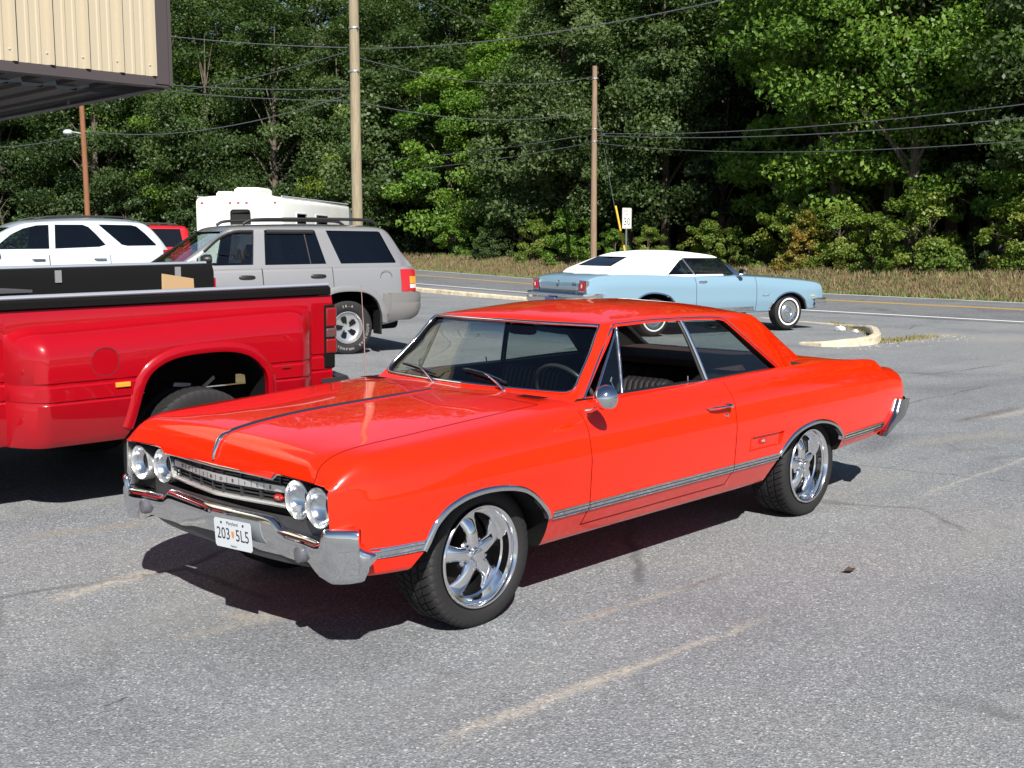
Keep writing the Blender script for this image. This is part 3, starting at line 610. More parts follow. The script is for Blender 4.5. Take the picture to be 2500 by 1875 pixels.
# greenhouse ------------------------------------------------------
G_TOP = [(-.66, .955), (-.73, .985), (-.80, 1.055), (-.95, 1.195), (-1.08, 1.322), (-1.11, 1.336), (-1.25, 1.365), (-1.6, 1.393), (-1.95, 1.388), (-2.25, 1.368), (-2.45, 1.340), (-2.56, 1.310), (-2.64, 1.262), (-2.72, 1.200), (-2.9, 1.090), (-3.06, .995), (-3.14, .945)]
G_EDGE = [(-.66, .755, .94), (-.73, .745, .968), (-.80, .732, 1.035), (-.95, .690, 1.172), (-1.08, .656, 1.296), (-1.11, .654, 1.306), (-1.25, .655, 1.314), (-1.6, .658, 1.315), (-1.95, .656, 1.311), (-2.25, .650, 1.302), (-2.45, .638, 1.294), (-2.56, .622, 1.284), (-2.64, .612, 1.256), (-2.72, .608, 1.218), (-2.9, .612, 1.114), (-3.06, .625, 1.014), (-3.14, .635, .955)]
def green_sec(off=0.0, zb=.93):
    def f(x):
        zt = pchip(G_TOP, x)[0]-off; ye, ze = pchip(G_EDGE, x); ye -= off; ze -= off*.8
        yb = .805-off
        ze = max(ze, zb+.006); ze = min(ze, zt-.002) if x > -2.5 else ze; yb2 = max(yb, ye+.002)
        t = (ze-zb)/.36
        ctrl = [(0, zt), (ye*.55, zt-(zt-ze)*.18), (ye, ze), (ye+(yb2-ye)*min(1, t*1.02)*.55+.0, ze-(ze-zb)*.5), (ye+(yb2-ye)*min(1, t+.05), zb), (0, zb)]
        return rounded(ctrl, [0, .3, .055, .15, .01, 0], [5, 5, 4, 4, 6], 4)
    return f
def bow(p):
    x, y, z = p
    if x > -1.25: k = min(1, max(0, (z-.93)/.05)); return (x+.055*(1-(y/.74)**2)*min(1, (x+1.25)/.15), y, z)
    return p
xs_green = smooth_steps(-.66, -.80, 5)[:-1]+smooth_steps(-.80, -1.06, 9)[:-1]+smooth_steps(-1.06, -1.14, 6)[:-1]+smooth_steps(-1.14, -2.4, 22)[:-1]+smooth_steps(-2.4, -2.75, 12)[:-1]+smooth_steps(-2.75, -3.14, 10)
def build_hardtop():
    car = thing('classic_car', 'orange red two door hardtop coupe with chrome bumper and polished five spoke wheels', 'car')
    # ---- shell
    xs = smooth_steps(.852, .80, 7)[:-1]+smooth_steps(.80, .60, 10)[:-1]+smooth_steps(.60, -3.6, 76)[:-1]+smooth_steps(-3.6, -4.0, 18)[:-1]+smooth_steps(-4.0, -4.185, 12)
    hull = with_mats(loft(xs, hull_sec).mesh('hull'), RED)
    cut = []
    def prism_cut(poly, axis, a, b, m): cut.append(with_mats(MB().prism(poly, axis, a, b).mesh('c'), m))
    fa = cat(F_ARCH, 60); ra = cat(R_ARCH, 60)
    for s in (1, -1):
        prism_cut([tuple(p) for p in fa], 1, s*.42, s*1.1, WELL); prism_cut([tuple(p) for p in ra], 1, s*.42, s*1.1, WELL)
    # cabin
    cut.append(with_mats(MB().prism([(-.62, .80), (-.66, 1.2), (-3.0, 1.2), (-2.75, .80), (-2.55, .42), (-.70, .36)], 1, -.79, .79).mesh('c'), CARPET))
    # nose opening
    nose = [(-.812, .60), (-.806, .762), (-.785, .776), (-.70, .780), (-.50, .785), (-.455, .782), (-.425, .758), (-.2, .758), (0, .755), (.2, .758), (.425, .758), (.455, .782), (.50, .785), (.70, .780), (.785, .776), (.806, .762), (.812, .60), (.80, .50), (-.80, .50)]
    prism_cut(nose, 0, .70, 1.0, WELL)
    cut.append(with_mats(MB().box(.735, 1.0, -1.0, 1.0, .2, .598).mesh('c'), WELL)); cut.append(with_mats(MB().box(.55, .80, -.78, .78, .25, .62).mesh('c'), WELL))
    cut.append(with_mats(MB().prism([(-4.4, .25), (-3.79, .25), (-3.79, .415), (-4.0, .49), (-4.17, .60), (-4.4, .60)], 1, -1.2, 1.2).mesh('c'), WELL))
    # badge recess in the quarter panel
    for s in (1, -1):
        y0 = .937
        cut.append(with_mats(MB().prism([(-2.015, .548), (-2.02, .632), (-2.385, .628), (-2.352, .548)], 1, s*y0, s*1.0).mesh('c'), RED))
    me = boolean(hull, cut, None)
    # ---- hinged panels taken out of the same skin
    PLN = lambda c, n: (V3(c), V3(n))
    door_cuts = [PLN((-.60, 0, 0), (1, 0, 0)), PLN((-1.862, 0, 0), (1, 0, 0)), PLN((0, 0, .376), (0, 0, 1))]
    panels = []
    for s in (1, -1):
        d = take_faces(me, lambda c, n, s=s: c.y*s > .795 and -1.862 < c.x < -.60 and c.z > .376 and n.y*s > -.2, door_cuts if s == 1 else ())
        panels.append(('door', d, s))
    hood_cuts = [PLN((0, .722, 0), (0, 1, 0)), PLN((0, -.722, 0), (0, 1, 0)), PLN((-.47, 0, 0), (1, 0, 0))]
    hd = take_faces(me, lambda c, n: abs(c.y) < .722 and c.x > -.47 and c.z > .77 and (n.z > .1 or (n.x > .3 and c.z > .75)) and c.z > .752, hood_cuts)
    tr_cuts = [PLN((0, .645, 0), (0, 1, 0)), PLN((0, -.645, 0), (0, 1, 0)), PLN((-3.30, 0, 0), (1, 0, 0))]
    tk = take_faces(me, lambda c, n: abs(c.y) < .645 and c.x < -3.30 and c.z > .78 and n.z > -.2, tr_cuts)
    body = link('body', me, car, None, 28)
    for nm, pm, s in panels:
        o = link(nm, pm, car, None, 28)
        seam_from(pm, .0024, .0012, lambda p: p.z < .955 and abs(p.y) > .86).build('door_gap', SEAM, o, None, fix=False)
        # exterior handle and lock
        yy = lambda x, z: s*hull_y(x, z)
        hb = MB(); y_ = hull_y(-1.7, .838)
        hb.tube([(-1.585, s*(y_+.004), .842), (-1.60, s*(y_+.026), .842), (-1.66, s*(y_+.034), .842), (-1.73, s*(y_+.034), .841), (-1.79, s*(y_+.030), .840), (-1.815, s*(y_+.004), .840)], [.007, .009, .0105, .0115, .012, .009], 10, sq=(1, .62))
        hb.lathe([(0, .040), (.011, .038), (.013, .03), (.013, 0)], 14, (-1.775, s*(y_+.006), .839)) if s > 0 else None
        hb.build('door_handle', CHROME, o, 40)
        lk = MB().lathe([(0, .012), (.010, .010), (.012, .004), (.012, 0)], 16, (-1.765, hull_y(-1.76, .785), .786)) if s > 0 else MB().lathe([(0, -.012), (.010, -.010), (.012, -.004), (.012, 0)], 16, (-1.765, -hull_y(-1.76, .785), .786))
        lk.build('door_lock', CHROME, o, 40)
        # bright sill strip on the door
        strip(o, -.603, -1.859, s)
        if s > 0: mirror(o)
        vent_frame(o, s)
    ho = link('hood', hd, car, None, 28)
    seam_from(hd, .0024, .0012, lambda p: p.x > -.46 and abs(p.y) > .6 or p.x < -.4).build('hood_gap', SEAM, ho, None, fix=False)
    # centre moulding along the hood and the drop at its nose
    def topz(x): return hull_sec(x)[0][1]
    pts = [(x, 0, topz(x)+.003) for x in np.linspace(-.46, .792, 40)]
    MB().tube(pts, [.007+.009*min(1, (i/8)) for i in range(40)], 10, sq=(1, .45)).build('hood_moulding', CHROME, ho, 45); MB().tube([(x, y, z+.0045) for x, y, z in pts[1:-1]], [.003+.006*min(1, (i/8)) for i in range(38)], 8, sq=(1, .5)).build('moulding_inlay', mat('moulding_black', (.015, .015, .016), .5), ho, 45)
    MB().tube([(x, 0, z) for x, z in ((.786, .893), (.806, .885), (.826, .866), (.846, .826), (.853, .805), (.856, .785))], [.011, .015, .0165, .014, .012, .008], 12, sq=(1, .7)).build('hood_ornament', CHROME, ho, 50)
    to = link('trunk_lid', tk, car, None, 28)
    seam_from(tk, .0024, .0012, lambda p: p.x > -4.12).build('trunk_gap', SEAM, to, None, fix=False)
    # ---- greenhouse: one skin, hollowed, with window openings
    gm = with_mats(loft(xs_green, green_sec(), bow).mesh('g'), RED)
    hollow = with_mats(loft([x*1.0 for x in smooth_steps(-.60, -3.11, 46)], green_sec(.032, .80), bow).mesh('gh'), mat('headliner', (.022, .02, .02), .9))
    TRIM = RED
    gc = [hollow]
    side = [(-.790, .962), (-1.118, 1.282), (-1.16, 1.291), (-1.5, 1.297), (-1.9, 1.290), (-2.10, 1.280), (-2.150, 1.270), (-2.180, 1.25), (-2.565, .965)]
    gc.append(with_mats(MB().prism(side, 1, -1.2, 1.2).mesh('c'), BLACK))
    ws = [(-.608, 1.293), (.608, 1.293), (.622, 1.285), (.700, 1.03), (.704, 1.01), (.692, .992), (.67, .985), (-.67, .985), (-.692, .992), (-.704, 1.01), (-.700, 1.03), (-.622, 1.285)]
    gc.append(with_mats(MB().prism(ws, 0, -.4, -1.16).mesh('c'), BLACK))
    bl = [(-.50, 1.25), (.50, 1.25), (.535, 1.23), (.56, 1.03), (.55, 1.005), (-.55, 1.005), (-.56, 1.03), (-.535, 1.23)]
    gc.append(with_mats(MB().prism(bl, 0, -2.5, -3.4).mesh('c'), BLACK))
    gme = boolean(gm, gc, None)
    roof = link('roof', gme, car, None, 32)
    # ---- glass and bright trim
    def surf(x, y):   # outer greenhouse top at (x,y), with bow
        s = green_sec()(x); ys = [p[0] for p in s]; zs = [p[1] for p in s]
        for a, b in zip(s[:-1], s[1:]):
            if a[0] <= y <= b[0]: return a[1]+(b[1]-a[1])*(y-a[0])/max(b[0]-a[0], 1e-9)
        return zs[0]
    G = []
    for x in np.linspace(-.742, -1.092, 12):
        row = []; ye = pchip(G_EDGE, x)[0]-.012
        for u in np.linspace(-1, 1, 17):
            y = u*ye; z = surf(x, abs(y)); p = bow((x, y, z)); row.append((p[0]-.006, p[1], p[2]-.006))
        G.append(row)
    wsg = MB().grid(G).build('windshield', windshield_glass(), car, 60, fix=False)
    def rim_tube(name, poly3, r, parent, m=CHROME, sq=(1, 1), n=8):
        return MB().tube(poly3, r, n, sq=sq).build(name, m, parent, 45)
    # windshield surround following the opening on the skin
    def ws_pt(y, z):
        # x where the greenhouse top at |y| has height z
        lo, hi = -1.12, -.66
        for _ in range(30):
            m_ = (lo+hi)/2
            if surf(m_, min(abs(y), pchip(G_EDGE, m_)[0]-.001)) > z: lo = m_
            else: hi = m_
        p = bow((lo, y, z)); return (p[0]+.003, y, z+.003)
    loop = [(0, .982), (.3, .982), (.58, .983), (.66, .984), (.692, .990), (.706, 1.008), (.703, 1.03), (.681, 1.105), (.658, 1.18), (.632, 1.268), (.624, 1.288), (.605, 1.297), (.3, 1.299), (0, 1.300)]
    right = [ws_pt(y, z) for y, z in cat(loop, 60)]
    full = right+[(p[0], -p[1], p[2]) for p in right[::-1]]
    rim_tube('windshield_trim', full, .0105, wsg, sq=(1, .6))
    G = []
    for x in np.linspace(-2.63, -3.05, 10):
        row = []; ye = pchip(G_EDGE, x)[0]-.03
        for u in np.linspace(-1, 1, 15): row.append((x+.004, u*ye, surf(x, abs(u*ye))-.008))
        G.append(row)
    MB().grid(G).build('rear_window', GLASS, car, 60, fix=False)
    def gy(x, z):   # greenhouse side y at (x,z)
        s = green_sec()(min(max(x, -2.6), -1.15)); best = .72
        for a, b in zip(s[:-1], s[1:]):
            if a[0] > .5 and b[1] < a[1] and b[1] <= z <= a[1]: best = a[0]+(b[0]-a[0])*(z-a[1])/(b[1]-a[1])
        return best
    for s in (1, -1):
        # drip rail over the side windows and down the quarter
        p = [(-1.115, 1.294), (-1.16, 1.303), (-1.5, 1.309), (-1.9, 1.302), (-2.11, 1.291), (-2.165, 1.280), (-2.20, 1.256), (-2.40, 1.105), (-2.585, .968)]
        q = cat(p, 44); rim_tube('drip_rail', [(x, s*(gy(x, z)+.006), z) for x, z in q], .0075, roof, sq=(1, .8))
        # bright A-pillar moulding
        ap = [(-.775, .958), (-.86, 1.045), (-.98, 1.165), (-1.105, 1.287)]
        rim_tube('pillar_moulding', [(x, s*(pchip(G_EDGE, x)[0]+.012+.06*max(0, 1.0-z)), z) for x, z in cat(ap, 12)], .008, roof, sq=(1, .8))
        # quarter glass and its bright leading edge
        qg = [(-1.815, .965), (-1.742, 1.288), (-1.95, 1.284), (-2.15, 1.268), (-2.175, 1.25), (-2.55, .968)]
        G = []
        for t in np.linspace(0, 1, 7):
            z = .95+.345*t; xa = -1.812+.07*t; xb = -2.565+.40*t
            G.append([(xa+(xb-xa)*u, s*(gy(xa+(xb-xa)*u, z)-.022), z) for u in np.linspace(0, 1, 6)])
        g = MB().grid(G).build('quarter_window', GLASS, car, 60, fix=False)
        rim_tube('window_frame', [(-1.812+.07*t, s*(gy(-1.8, .95+.345*t)-.010), .95+.345*t) for t in np.linspace(0, 1, 6)], .0115, g, sq=(1, 1))
        rim_tube('window_seal', [(-1.786+.07*t, s*(gy(-1.8, .95+.345*t)-.014), .95+.345*t) for t in np.linspace(0, 1, 6)], .009, g, BLACK)
        # belt reveal
        rim_tube('belt_moulding', [(x, s*(hull_sec(x)[0][0]+.802), .967+.003*math.sin(x)) for x in np.linspace(-.80, -2.57, 24)], .005, body, sq=(1, .7))
        # strips on fender and quarter
        strip(body, .448, .712, s, front=True); strip(body, -.597, -.338, s); strip(body, -1.865, -2.352, s); strip(body, -3.192, -3.80, s)
        arch_trim(body, fa, s); arch_trim(body, ra, s)
        # badge in the recess
        bp = link('fender_badge', MB().box(-2.20, -2.125, s*.935, s*.944, .578, .606).mesh('b'), body, mat('badge_red', (.35, .01, .01), .3), None)
        bevel_mesh(bp.data, .003)
        put_text('badge_letters', '442', .026, frame_mtx((-2.162, s*.9445, .592), (-s, 0, 0), (0, 0, 1)), mat('badge_silver', (.7, .6, .45), .3, .6), bp)
        rec = [(-2.015, .548), (-2.02, .632), (-2.385, .628), (-2.352, .548), (-2.015, .548)]
        MB().tube([(x, s*(hull_y(x, z)+.001), z) for x, z in resample(rec, 30)], .0035, 6).build('recess_bead', RED, body, 40)
    interior(car)
    front_end(car, body, nose)
    rear_end(car, body)
    # wheels
    for s in (1, -1):
        torq_wheel(car, .327, .245, .232, (0, s*.692, .325), s)
        torq_wheel(car, .322, .255, .232, (-2.921, s*.705, .320), s)
    # wipers, aerial, washer grille
    for (bx, by, ex, ey, bl0, bl1) in ((-.655, .33, -.735, .02, (.20, -.105), (-.745,)), (-.655, -.20, -.735, -.50, (.2,), (0,))):
        wz = lambda x, y: surf(x, abs(y))
        def on(x, y, up=.02):
            p = bow((x, y, surf(x, min(abs(y), .66)))); return V3(p)+V3((.6, 0, .8))*up
        a = on(-.70, by, .012); b = on(-.775, by-.21, .022)
        w = MB(); w.lathe([(0, .022), (.012, .020), (.015, .008), (.015, 0)], 14, tuple(a-V3((0, 0, .02))), 'z')
        w.tube([a, a.lerp(b, .25)+V3((.01, 0, .012)), a.lerp(b, .7)+V3((.005, 0, .008)), b], [.008, .0075, .005, .004], 8)
        arm = w.build('wiper_arm', ALLOY, car, 45)
        c_ = on(-.752, by-.035, .010); d_ = on(-.790, by-.385, .010)
        bl_ = MB(); bl_.tube([c_, c_.lerp(d_, .5), d_], .0055, 6, sq=(.6, 1.2))
        bl_.build('wiper_blade', BLACK, arm, None)
        MB().tube([c_.lerp(d_, .1)+V3((.006, 0, .008)), c_.lerp(d_, .3)+V3((.010, 0, .014)), c_.lerp(d_, .5)+V3((.012, 0, .017)), c_.lerp(d_, .7)+V3((.010, 0, .014)), c_.lerp(d_, .9)+V3((.006, 0, .008))], .006, 6, sq=(1.1, .6)).build('wiper_bridge', ALLOY, arm, 45)
    an = MB().lathe([(.020, 0), (.018, .012), (.010, .022), (.006, .03)], 14, (-.635, -.765, .918), 'z', cap=True).build('aerial_base', CHROME, car, 40)
    MB().tube([(-.635, -.765, .94), (-.637, -.775, 1.2), (-.637, -.793, 1.487)], [.0035, .003, .002], 6).build('aerial_rod', mat('aerial_steel', (.5, .35, .33), .35, .8), an, 40)
    gr = MB()
    for s in (1, -1):
        for k in range(9):
            x = -.535-.0; gr.box(-.60+k*.0085, -.597+k*.0085, s*.52, s*.68, .975, .9765)
    gr.build('cowl_vent', SEAM, body, None)
    return car
def windshield_glass():
    """clear pane with a blue shade band along the top edge (tinted glass)"""
    m = glass('windshield_glass', (.74, .80, .76)); n, l = m.node_tree.nodes, m.node_tree.links
    c = n.new('ShaderNodeTexCoord'); s = n.new('ShaderNodeSeparateXYZ'); l.new(c.outputs['Object'], s.inputs[0])
    mr = n.new('ShaderNodeMapRange'); mr.inputs['From Min'].default_value = 1.20; mr.inputs['From Max'].default_value = 1.29
    l.new(s.outputs['Z'], mr.inputs['Value'])
    r = ramp(n, l, mr.outputs[0], [(0, (.60, .68, .66)), (.5, (.26, .38, .48)), (1, (.07, .12, .22))])
    tr = [q for q in n if q.type == 'BSDF_TRANSPARENT'][0]; l.new(r.outputs['Color'], tr.inputs['Color']); return m
def strip(parent, xa, xb, s, front=False):
    """bright ribbed moulding low on the side"""
    x0, x1 = min(xa, xb), max(xa, xb); n = max(4, int((x1-x0)/.06)); xs = np.linspace(x0, x1, n)
    zc = lambda x: .476+(.010 if x > 0 else 0)+(.012*min(1, max(0, (-x-2.9)/.8)) if x < -2.9 else 0)+(.012*max(0, x-.3) if x > .3 else 0)
    mb = MB(); prof = [(-.024, 0), (-.022, .007), (-.017, .009), (-.0165, .003), (-.0045, .003), (-.004, .008), (.004, .008), (.0045, .003), (.0165, .003), (.017, .009), (.022, .007), (.024, 0)]
    rows = []
    for x in xs:
        rows.append([(x+(.012*(dz/.024) if front and x > x1-.03 else 0)*-1, s*(hull_y(x, zc(x)+dz)+d), zc(x)+dz) for dz, d in prof])
    mb.grid(rows); nq = len(prof)-1
    for i in range(len(mb.f)):
        j = i % nq; mb.m[i] = 1 if j in (3, 7) else 0
    for r in (rows[0], rows[-1]): mb.add(r, [tuple(range(len(r)))])
    return mb.build('rocker_moulding', [CHROME, mat('moulding_black', (.015, .015, .016), .5)], parent, 25)
def arch_trim(parent, poly, s):
    P = [p for p in poly if p[1] > .455]; n = len(P); rows = []
    for i, p in enumerate(P):
        t = P[min(i+1, n-1)]-P[max(i-1, 0)]; t = t/np.linalg.norm(t); nrm = np.array((-t[1], t[0]))
        if nrm[1] < 0 and abs(nrm[1]) > abs(nrm[0]): nrm = -nrm
        c = np.array((.08 if p[0] > -1 else -2.77, .35)); nrm = nrm if np.dot(p-c, nrm) > 0 else -nrm
        row = []
        for o, d in ((-.004, -.02), (-.004, .008), (.004, .012), (.014, .010), (.021, .004), (.023, -.004)):
            q = p+nrm*o; row.append((q[0], s*(hull_y(q[0], max(.47, p[1]))+d), q[1]))
        rows.append(row)
    return MB().grid(rows).build('wheel_arch_trim', CHROME, parent, 50)
def mirror(parent):
    y0 = hull_y(-.70, .91)
    m = MB().tube([(-.665, y0-.03, .915), (-.66, y0+.02, .925), (-.655, y0+.07, .955), (-.65, y0+.10, .985)], [.020, .014, .011, .012], 12)
    st = m.build('mirror_stalk', CHROME, parent, 45)
    # round bullet head: axis along x, rounded front and flat glass behind
    prof = [(0, .075), (.022, .070), (.042, .052), (.056, .028), (.060, .005), (.060, -.008), (.056, -.012)]
    MB().lathe(prof, 32, (-.625, y0+.135, 1.005), 'x').build('mirror_head', CHROME, st, 40)
    MB().lathe([(0, 0), (.057, 0)], 32, (-.637, y0+.135, 1.005), 'x').build('mirror_glass', mat('mirror_silver', (.9, .9, .9), .02, 1.0), st, None)
    return st
def vent_frame(parent, s):
    # quarter-light behind the A-pillar: bright frame and glass
    a, b, c = (-.85, .968), (-1.135, 1.268), (-1.05, .968)
    yy = lambda z: .775-(z-.96)*.36
    pa = [(-1.095-.0, s*(yy(.962)), .962), (-1.128, s*yy(1.12), 1.12), (-1.150, s*yy(1.28), 1.28)]
    f = MB().tube([( -1.055, s*yy(.96), .96), (-1.105, s*yy(1.12), 1.12), (-1.150, s*yy(1.285), 1.285)], .0095, 10).build('vent_window_frame', CHROME, parent, 45)
    MB().tube([(-.835, s*(yy(.965)+.004), .965), (-.98, s*yy(1.11), 1.108), (-1.140, s*yy(1.27), 1.275)], .0075, 8).build('vent_window_frame', CHROME, parent, 45)
    MB().add([(-.84, s*yy(.965), .965), (-1.055, s*yy(.965), .965), (-1.105, s*yy(1.12), 1.12), (-1.148, s*yy(1.28), 1.28), (-.98, s*yy(1.108), 1.108)], [(0, 1, 2, 3, 4)]).build('vent_window', GLASS, parent, None)
    MB().tube([(-1.03, s*(yy(1.0)-.02), .985), (-1.02, s*(yy(1.0)-.03), 1.02), (-1.035, s*(yy(1.0)-.035), 1.04)], .005, 6).build('vent_latch', CHROME, parent, 45)
    MB().tube([(-1.64, s*.775, .955), (-1.635, s*.775, 1.0)], [.004, .005], 6).build('lock_knob', CHROME, parent, 45)
def pleated(parent, name, rows, width, m, n_pl=14, depth=.007):
    """seat cushion or back: rows of (x,z) centre-line profile swept across y with pleats"""
    G = []
    ny = n_pl*4+1
    for (x, z, nx, nz) in rows:
        row = []
        for j in range(ny):
            u = j/(ny-1)*2-1; y = u*width/2; d = abs(math.sin(math.pi*n_pl*j/(ny-1)))**.5*depth
            e = max(0, abs(u)-.9)/.1; d -= .04*e*e
            row.append((x+nx*d, y, z+nz*d))
        G.append(row)
    return G
def interior(car):
    def bench(name, xb, width, zs, lean, back_h):
        seat_prof = [(xb+.52, zs-.10, 1, .2), (xb+.54, zs-.02, 1, .6), (xb+.47, zs+.03, .2, 1), (xb+.25, zs+.01, 0, 1), (xb+.06, zs-.02, .2, 1)]
        G = pleated(None, 'seat', seat_prof, width, VINYL)
        c = MB().grid(G).build(name, VINYL, car, 50)
        bp = [(xb+.04, zs-.02, 1, .2), (xb+.02-.1*lean, zs+.15, 1, .25), (xb-.55*lean*back_h, zs+back_h*.6, 1, .3), (xb-lean*back_h, zs+back_h*.95, .9, .5), (xb-lean*back_h-.04, zs+back_h, .2, 1), (xb-lean*back_h-.10, zs+back_h*.96, -.6, .6), (xb-lean*back_h-.12, zs+back_h*.5, -1, 0), (xb-.12, zs-.1, -1, 0)]
        MB().grid(pleated(None, 'back', bp, width, VINYL)).build('seat_back', VINYL, c, 50)
        return c
    for y in (.36, -.36):
        c = bench('bucket_seat', -1.52, .54, .56, .28, .40); c.location = (0, y, 0)
    bench('rear_seat', -2.30, 1.30, .58, .32, .345)
    # parcel shelf, door cards, dash, wheel
    MB().prism([(-2.40, .95), (-2.45, .985), (-3.04, 1.004), (-3.04, .93)], 1, -.61, .61).build('parcel_shelf', mat('shelf_burgundy', (.05, .022, .02), .8), car, None)
    d = MB().prism([(-.66, .93), (-.73, .962), (-.90, .955), (-.985, .925), (-1.0, .86), (-.97, .78), (-.75, .70), (-.66, .7)], 1, -.77, .77).build('dashboard', VINYL, car, 30)
    c0 = V3((-1.10, .36, .90)); ax = V3((-.80, 0, .42)).normalized(); u = V3((0, 1, 0)); v = ax.cross(u)
    w = MB(); w.tube([c0+(u*math.cos(a)+v*math.sin(a))*.20 for a in np.linspace(0, 2*math.pi, 41)], .0125, 8, cap=False)
    sw = w.build('steering_wheel', mat('wheel_rim_plastic', (.05, .045, .045), .3), car, 60)
    w = MB(); w.tube([c0-ax*.02-u*.195, c0-ax*.03, c0-ax*.02+u*.195], .011, 8); w.tube([c0-ax*.02, c0-ax*.45], .02, 8)
    w.lathe([(0, .01), (.04, 0), (.05, -.02)], 16, tuple(c0-ax*.02), 'x')
    w.build('wheel_spokes', ALLOY, sw, 50)
    mr = MB().rings([[(x, y*.105*s, 1.245+z*.032*s) for y, z in [(math.copysign(abs(math.cos(a))**.6, math.cos(a)), math.copysign(abs(math.sin(a))**.6, math.sin(a))) for a in np.linspace(0, 2*math.pi, 20, endpoint=False)]] for x, s in ((-1.125, .7), (-1.13, .95), (-1.145, 1.0), (-1.15, .97))]).build('interior_mirror', mat('mirror_back', (.05, .01, .01), .15, .3), car, 40)
    MB().tube([(-1.14, 0, 1.26), (-1.12, 0, 1.30)], .008, 6).build('mirror_stem', CHROME, mr, 40)
def headlamp(car, x, y, z, tilt=0):
    """bezel ring, reflector bowl and domed lens"""
    b = MB().lathe([(.075, .006), (.0765, .018), (.080, .025), (.084, .023), (.087, .012), (.088, -.03), (.080, -.06)], 40, (0, 0, 0), 'x').build('headlight', mat('lamp_bezel', (.80, .80, .79), .24, .9), car, 40)
    b.location = (x, y, z)
    MB().lathe([(.075, .006), (.069, -.010), (.048, -.028), (.016, -.037), (0, -.038)], 32, (0, 0, 0), 'x').build('reflector', mat('lamp_reflector', (.80, .82, .85), .16, 1.0), b, 50)
    MB().lathe([(.075, .007), (.060, .0145), (.036, .019), (0, .021)], 32, (0, 0, 0), 'x').build('lens', glass('lamp_lens', (.93, .95, .97)), b, 60)
    return b
def front_end(car, body, nose):
    DK = DKCHROME
    fx = lambda y: .852-.062*min(1, abs(y)/.45)**1.2 if abs(y) < .45 else .79+.048*((abs(y)-.45)/.36)
    lip = lambda y: .856-.020*abs(y)/.81
    # header moulding around the opening (three sides)
    pts = [(lip(y)-.004, y, z) for y, z in [(-.812, .60)]+nose[1:-3]+[(.812, .60)]]
    MB().tube(pts, .0085, 8, sq=(1, .75)).build('grille_surround', CHROME, body, 45)
    for s in (1, -1): MB().box(.70, .835, s*.800, s*.812, .60, .765).build('bezel_side', mat('lamp_bezel', (.80, .80, .79), .24, .9), body, None)
    # backing, horizontal bars with openings, centre bar with letters
    MB().grid([[(fx(y)-.055, y, z) for y in np.linspace(-.80, .80, 33)] for z in (.54, .80)]).build('grille_back', WELL, body, None)
    gr = MB().grid([[(fx(y)-.012+dx, y, z) for y in np.linspace(-.44, .44, 23)] for z, dx in ((.686, -.02), (.687, .006), (.690, .010), (.716, .010), (.719, .006), (.720, -.02))]).build('grille_bar', mat('grille_silver', (.72, .72, .71), .35, .75), car, 30)
    for i, ch in enumerate('OLDSMOBILE'):
        y = -.345+i*.0775
        sl = (fx(y+.01)-fx(y-.01))/.02
        put_text('grille_letter', ch, .022, frame_mtx((fx(y)-.0005, y, .703), (sl, 1, 0), (0, 0, 1)), mat('letter_black', (.02, .02, .02), .4), gr, .0008)
        if i < 9:
            y2 = y+.0387; MB().box(fx(y2)-.003, fx(y2)-.0012, y2-.0012, y2+.0012, .689, .717).build('letter_divider', DK, gr, None)
    ins = MB()
    for z in (.762, .742, .728, .678, .662, .646):
        ins.grid([[(fx(y)-.018+dx, y, z+dz) for y in np.linspace(-.445, .445, 19)] for dx, dz in ((-.03, -.0045), (0, -.0035), (0, .0035), (-.03, .0045))])
    for y in (-.40, -.28, -.16, -.04, .04, .16, .28, .40):
        for z0, z1 in ((.722, .765), (.642, .684)): ins.box(fx(y)-.04, fx(y)-.010, y-.005, y+.005, z0, z1)
    ins.build('grille_insert', DK, body, 30)
    MB().grid([[(fx(y)-.004+dx, y, z) for y in np.linspace(-.50, .50, 23)] for z, dx in ((.641, -.035), (.639, .002), (.632, .006), (.624, .002), (.618, -.03))]).build('grille_lower_moulding', mat('grille_silver', (.72, .72, .71), .35, .75), body, 30)
    bd = MB().rings([[(fx(.40)-.002+d, .392+.030*s*math.cos(a), .664+.013*s*math.sin(a)) for a in np.linspace(0, 2*math.pi, 20, endpoint=False)] for d, s in ((-.01, 1), (0, 1), (.003, .9))]).build('grille_badge', mat('badge_red', (.35, .01, .01), .3), body, 40)
    put_text('badge_letters', '442', .018, frame_mtx((fx(.40)+.0015, .392, .664), (0, 1, 0), (0, 0, 1)), mat('badge_silver', (.7, .6, .45), .3, .6), bd)
    for s in (1, -1):
        headlamp(car, .778, s*.533, .677); headlamp(car, .800, s*.706, .673)
    # valance behind the bumper
    MB().grid([[(.835-.12*(abs(u)**3), u*.80, z) for u in np.linspace(-1, 1, 15)] for z in (.60, .40)]).build('valance', DKCHROME, body, 40)
    # bumper: swept blade with stepped upper edge, jaw ends that wrap round the fenders
    def bx(y): return float(np.interp(abs(y), [0, .12, .43, .50, .62, .76, .79], [.898, .886, .846, .845, .848, .862, .866]))
    top = [(0, .592), (.36, .590), (.415, .585), (.465, .552), (.50, .547), (.735, .544), (.762, .552), (.775, .600), (.79, .604)]
    bot = [(0, .462), (.20, .446), (.30, .424), (.55, .420), (.60, .428), (.64, .422), (.70, .392), (.79, .382)]
    half = []; plan = list(np.linspace(0, .36, 9))+[.39, .405, .42, .435, .45, .465, .49, .52, .57, .60, .63, .66, .69, .72, .74, .752, .762, .77, .78, .79]
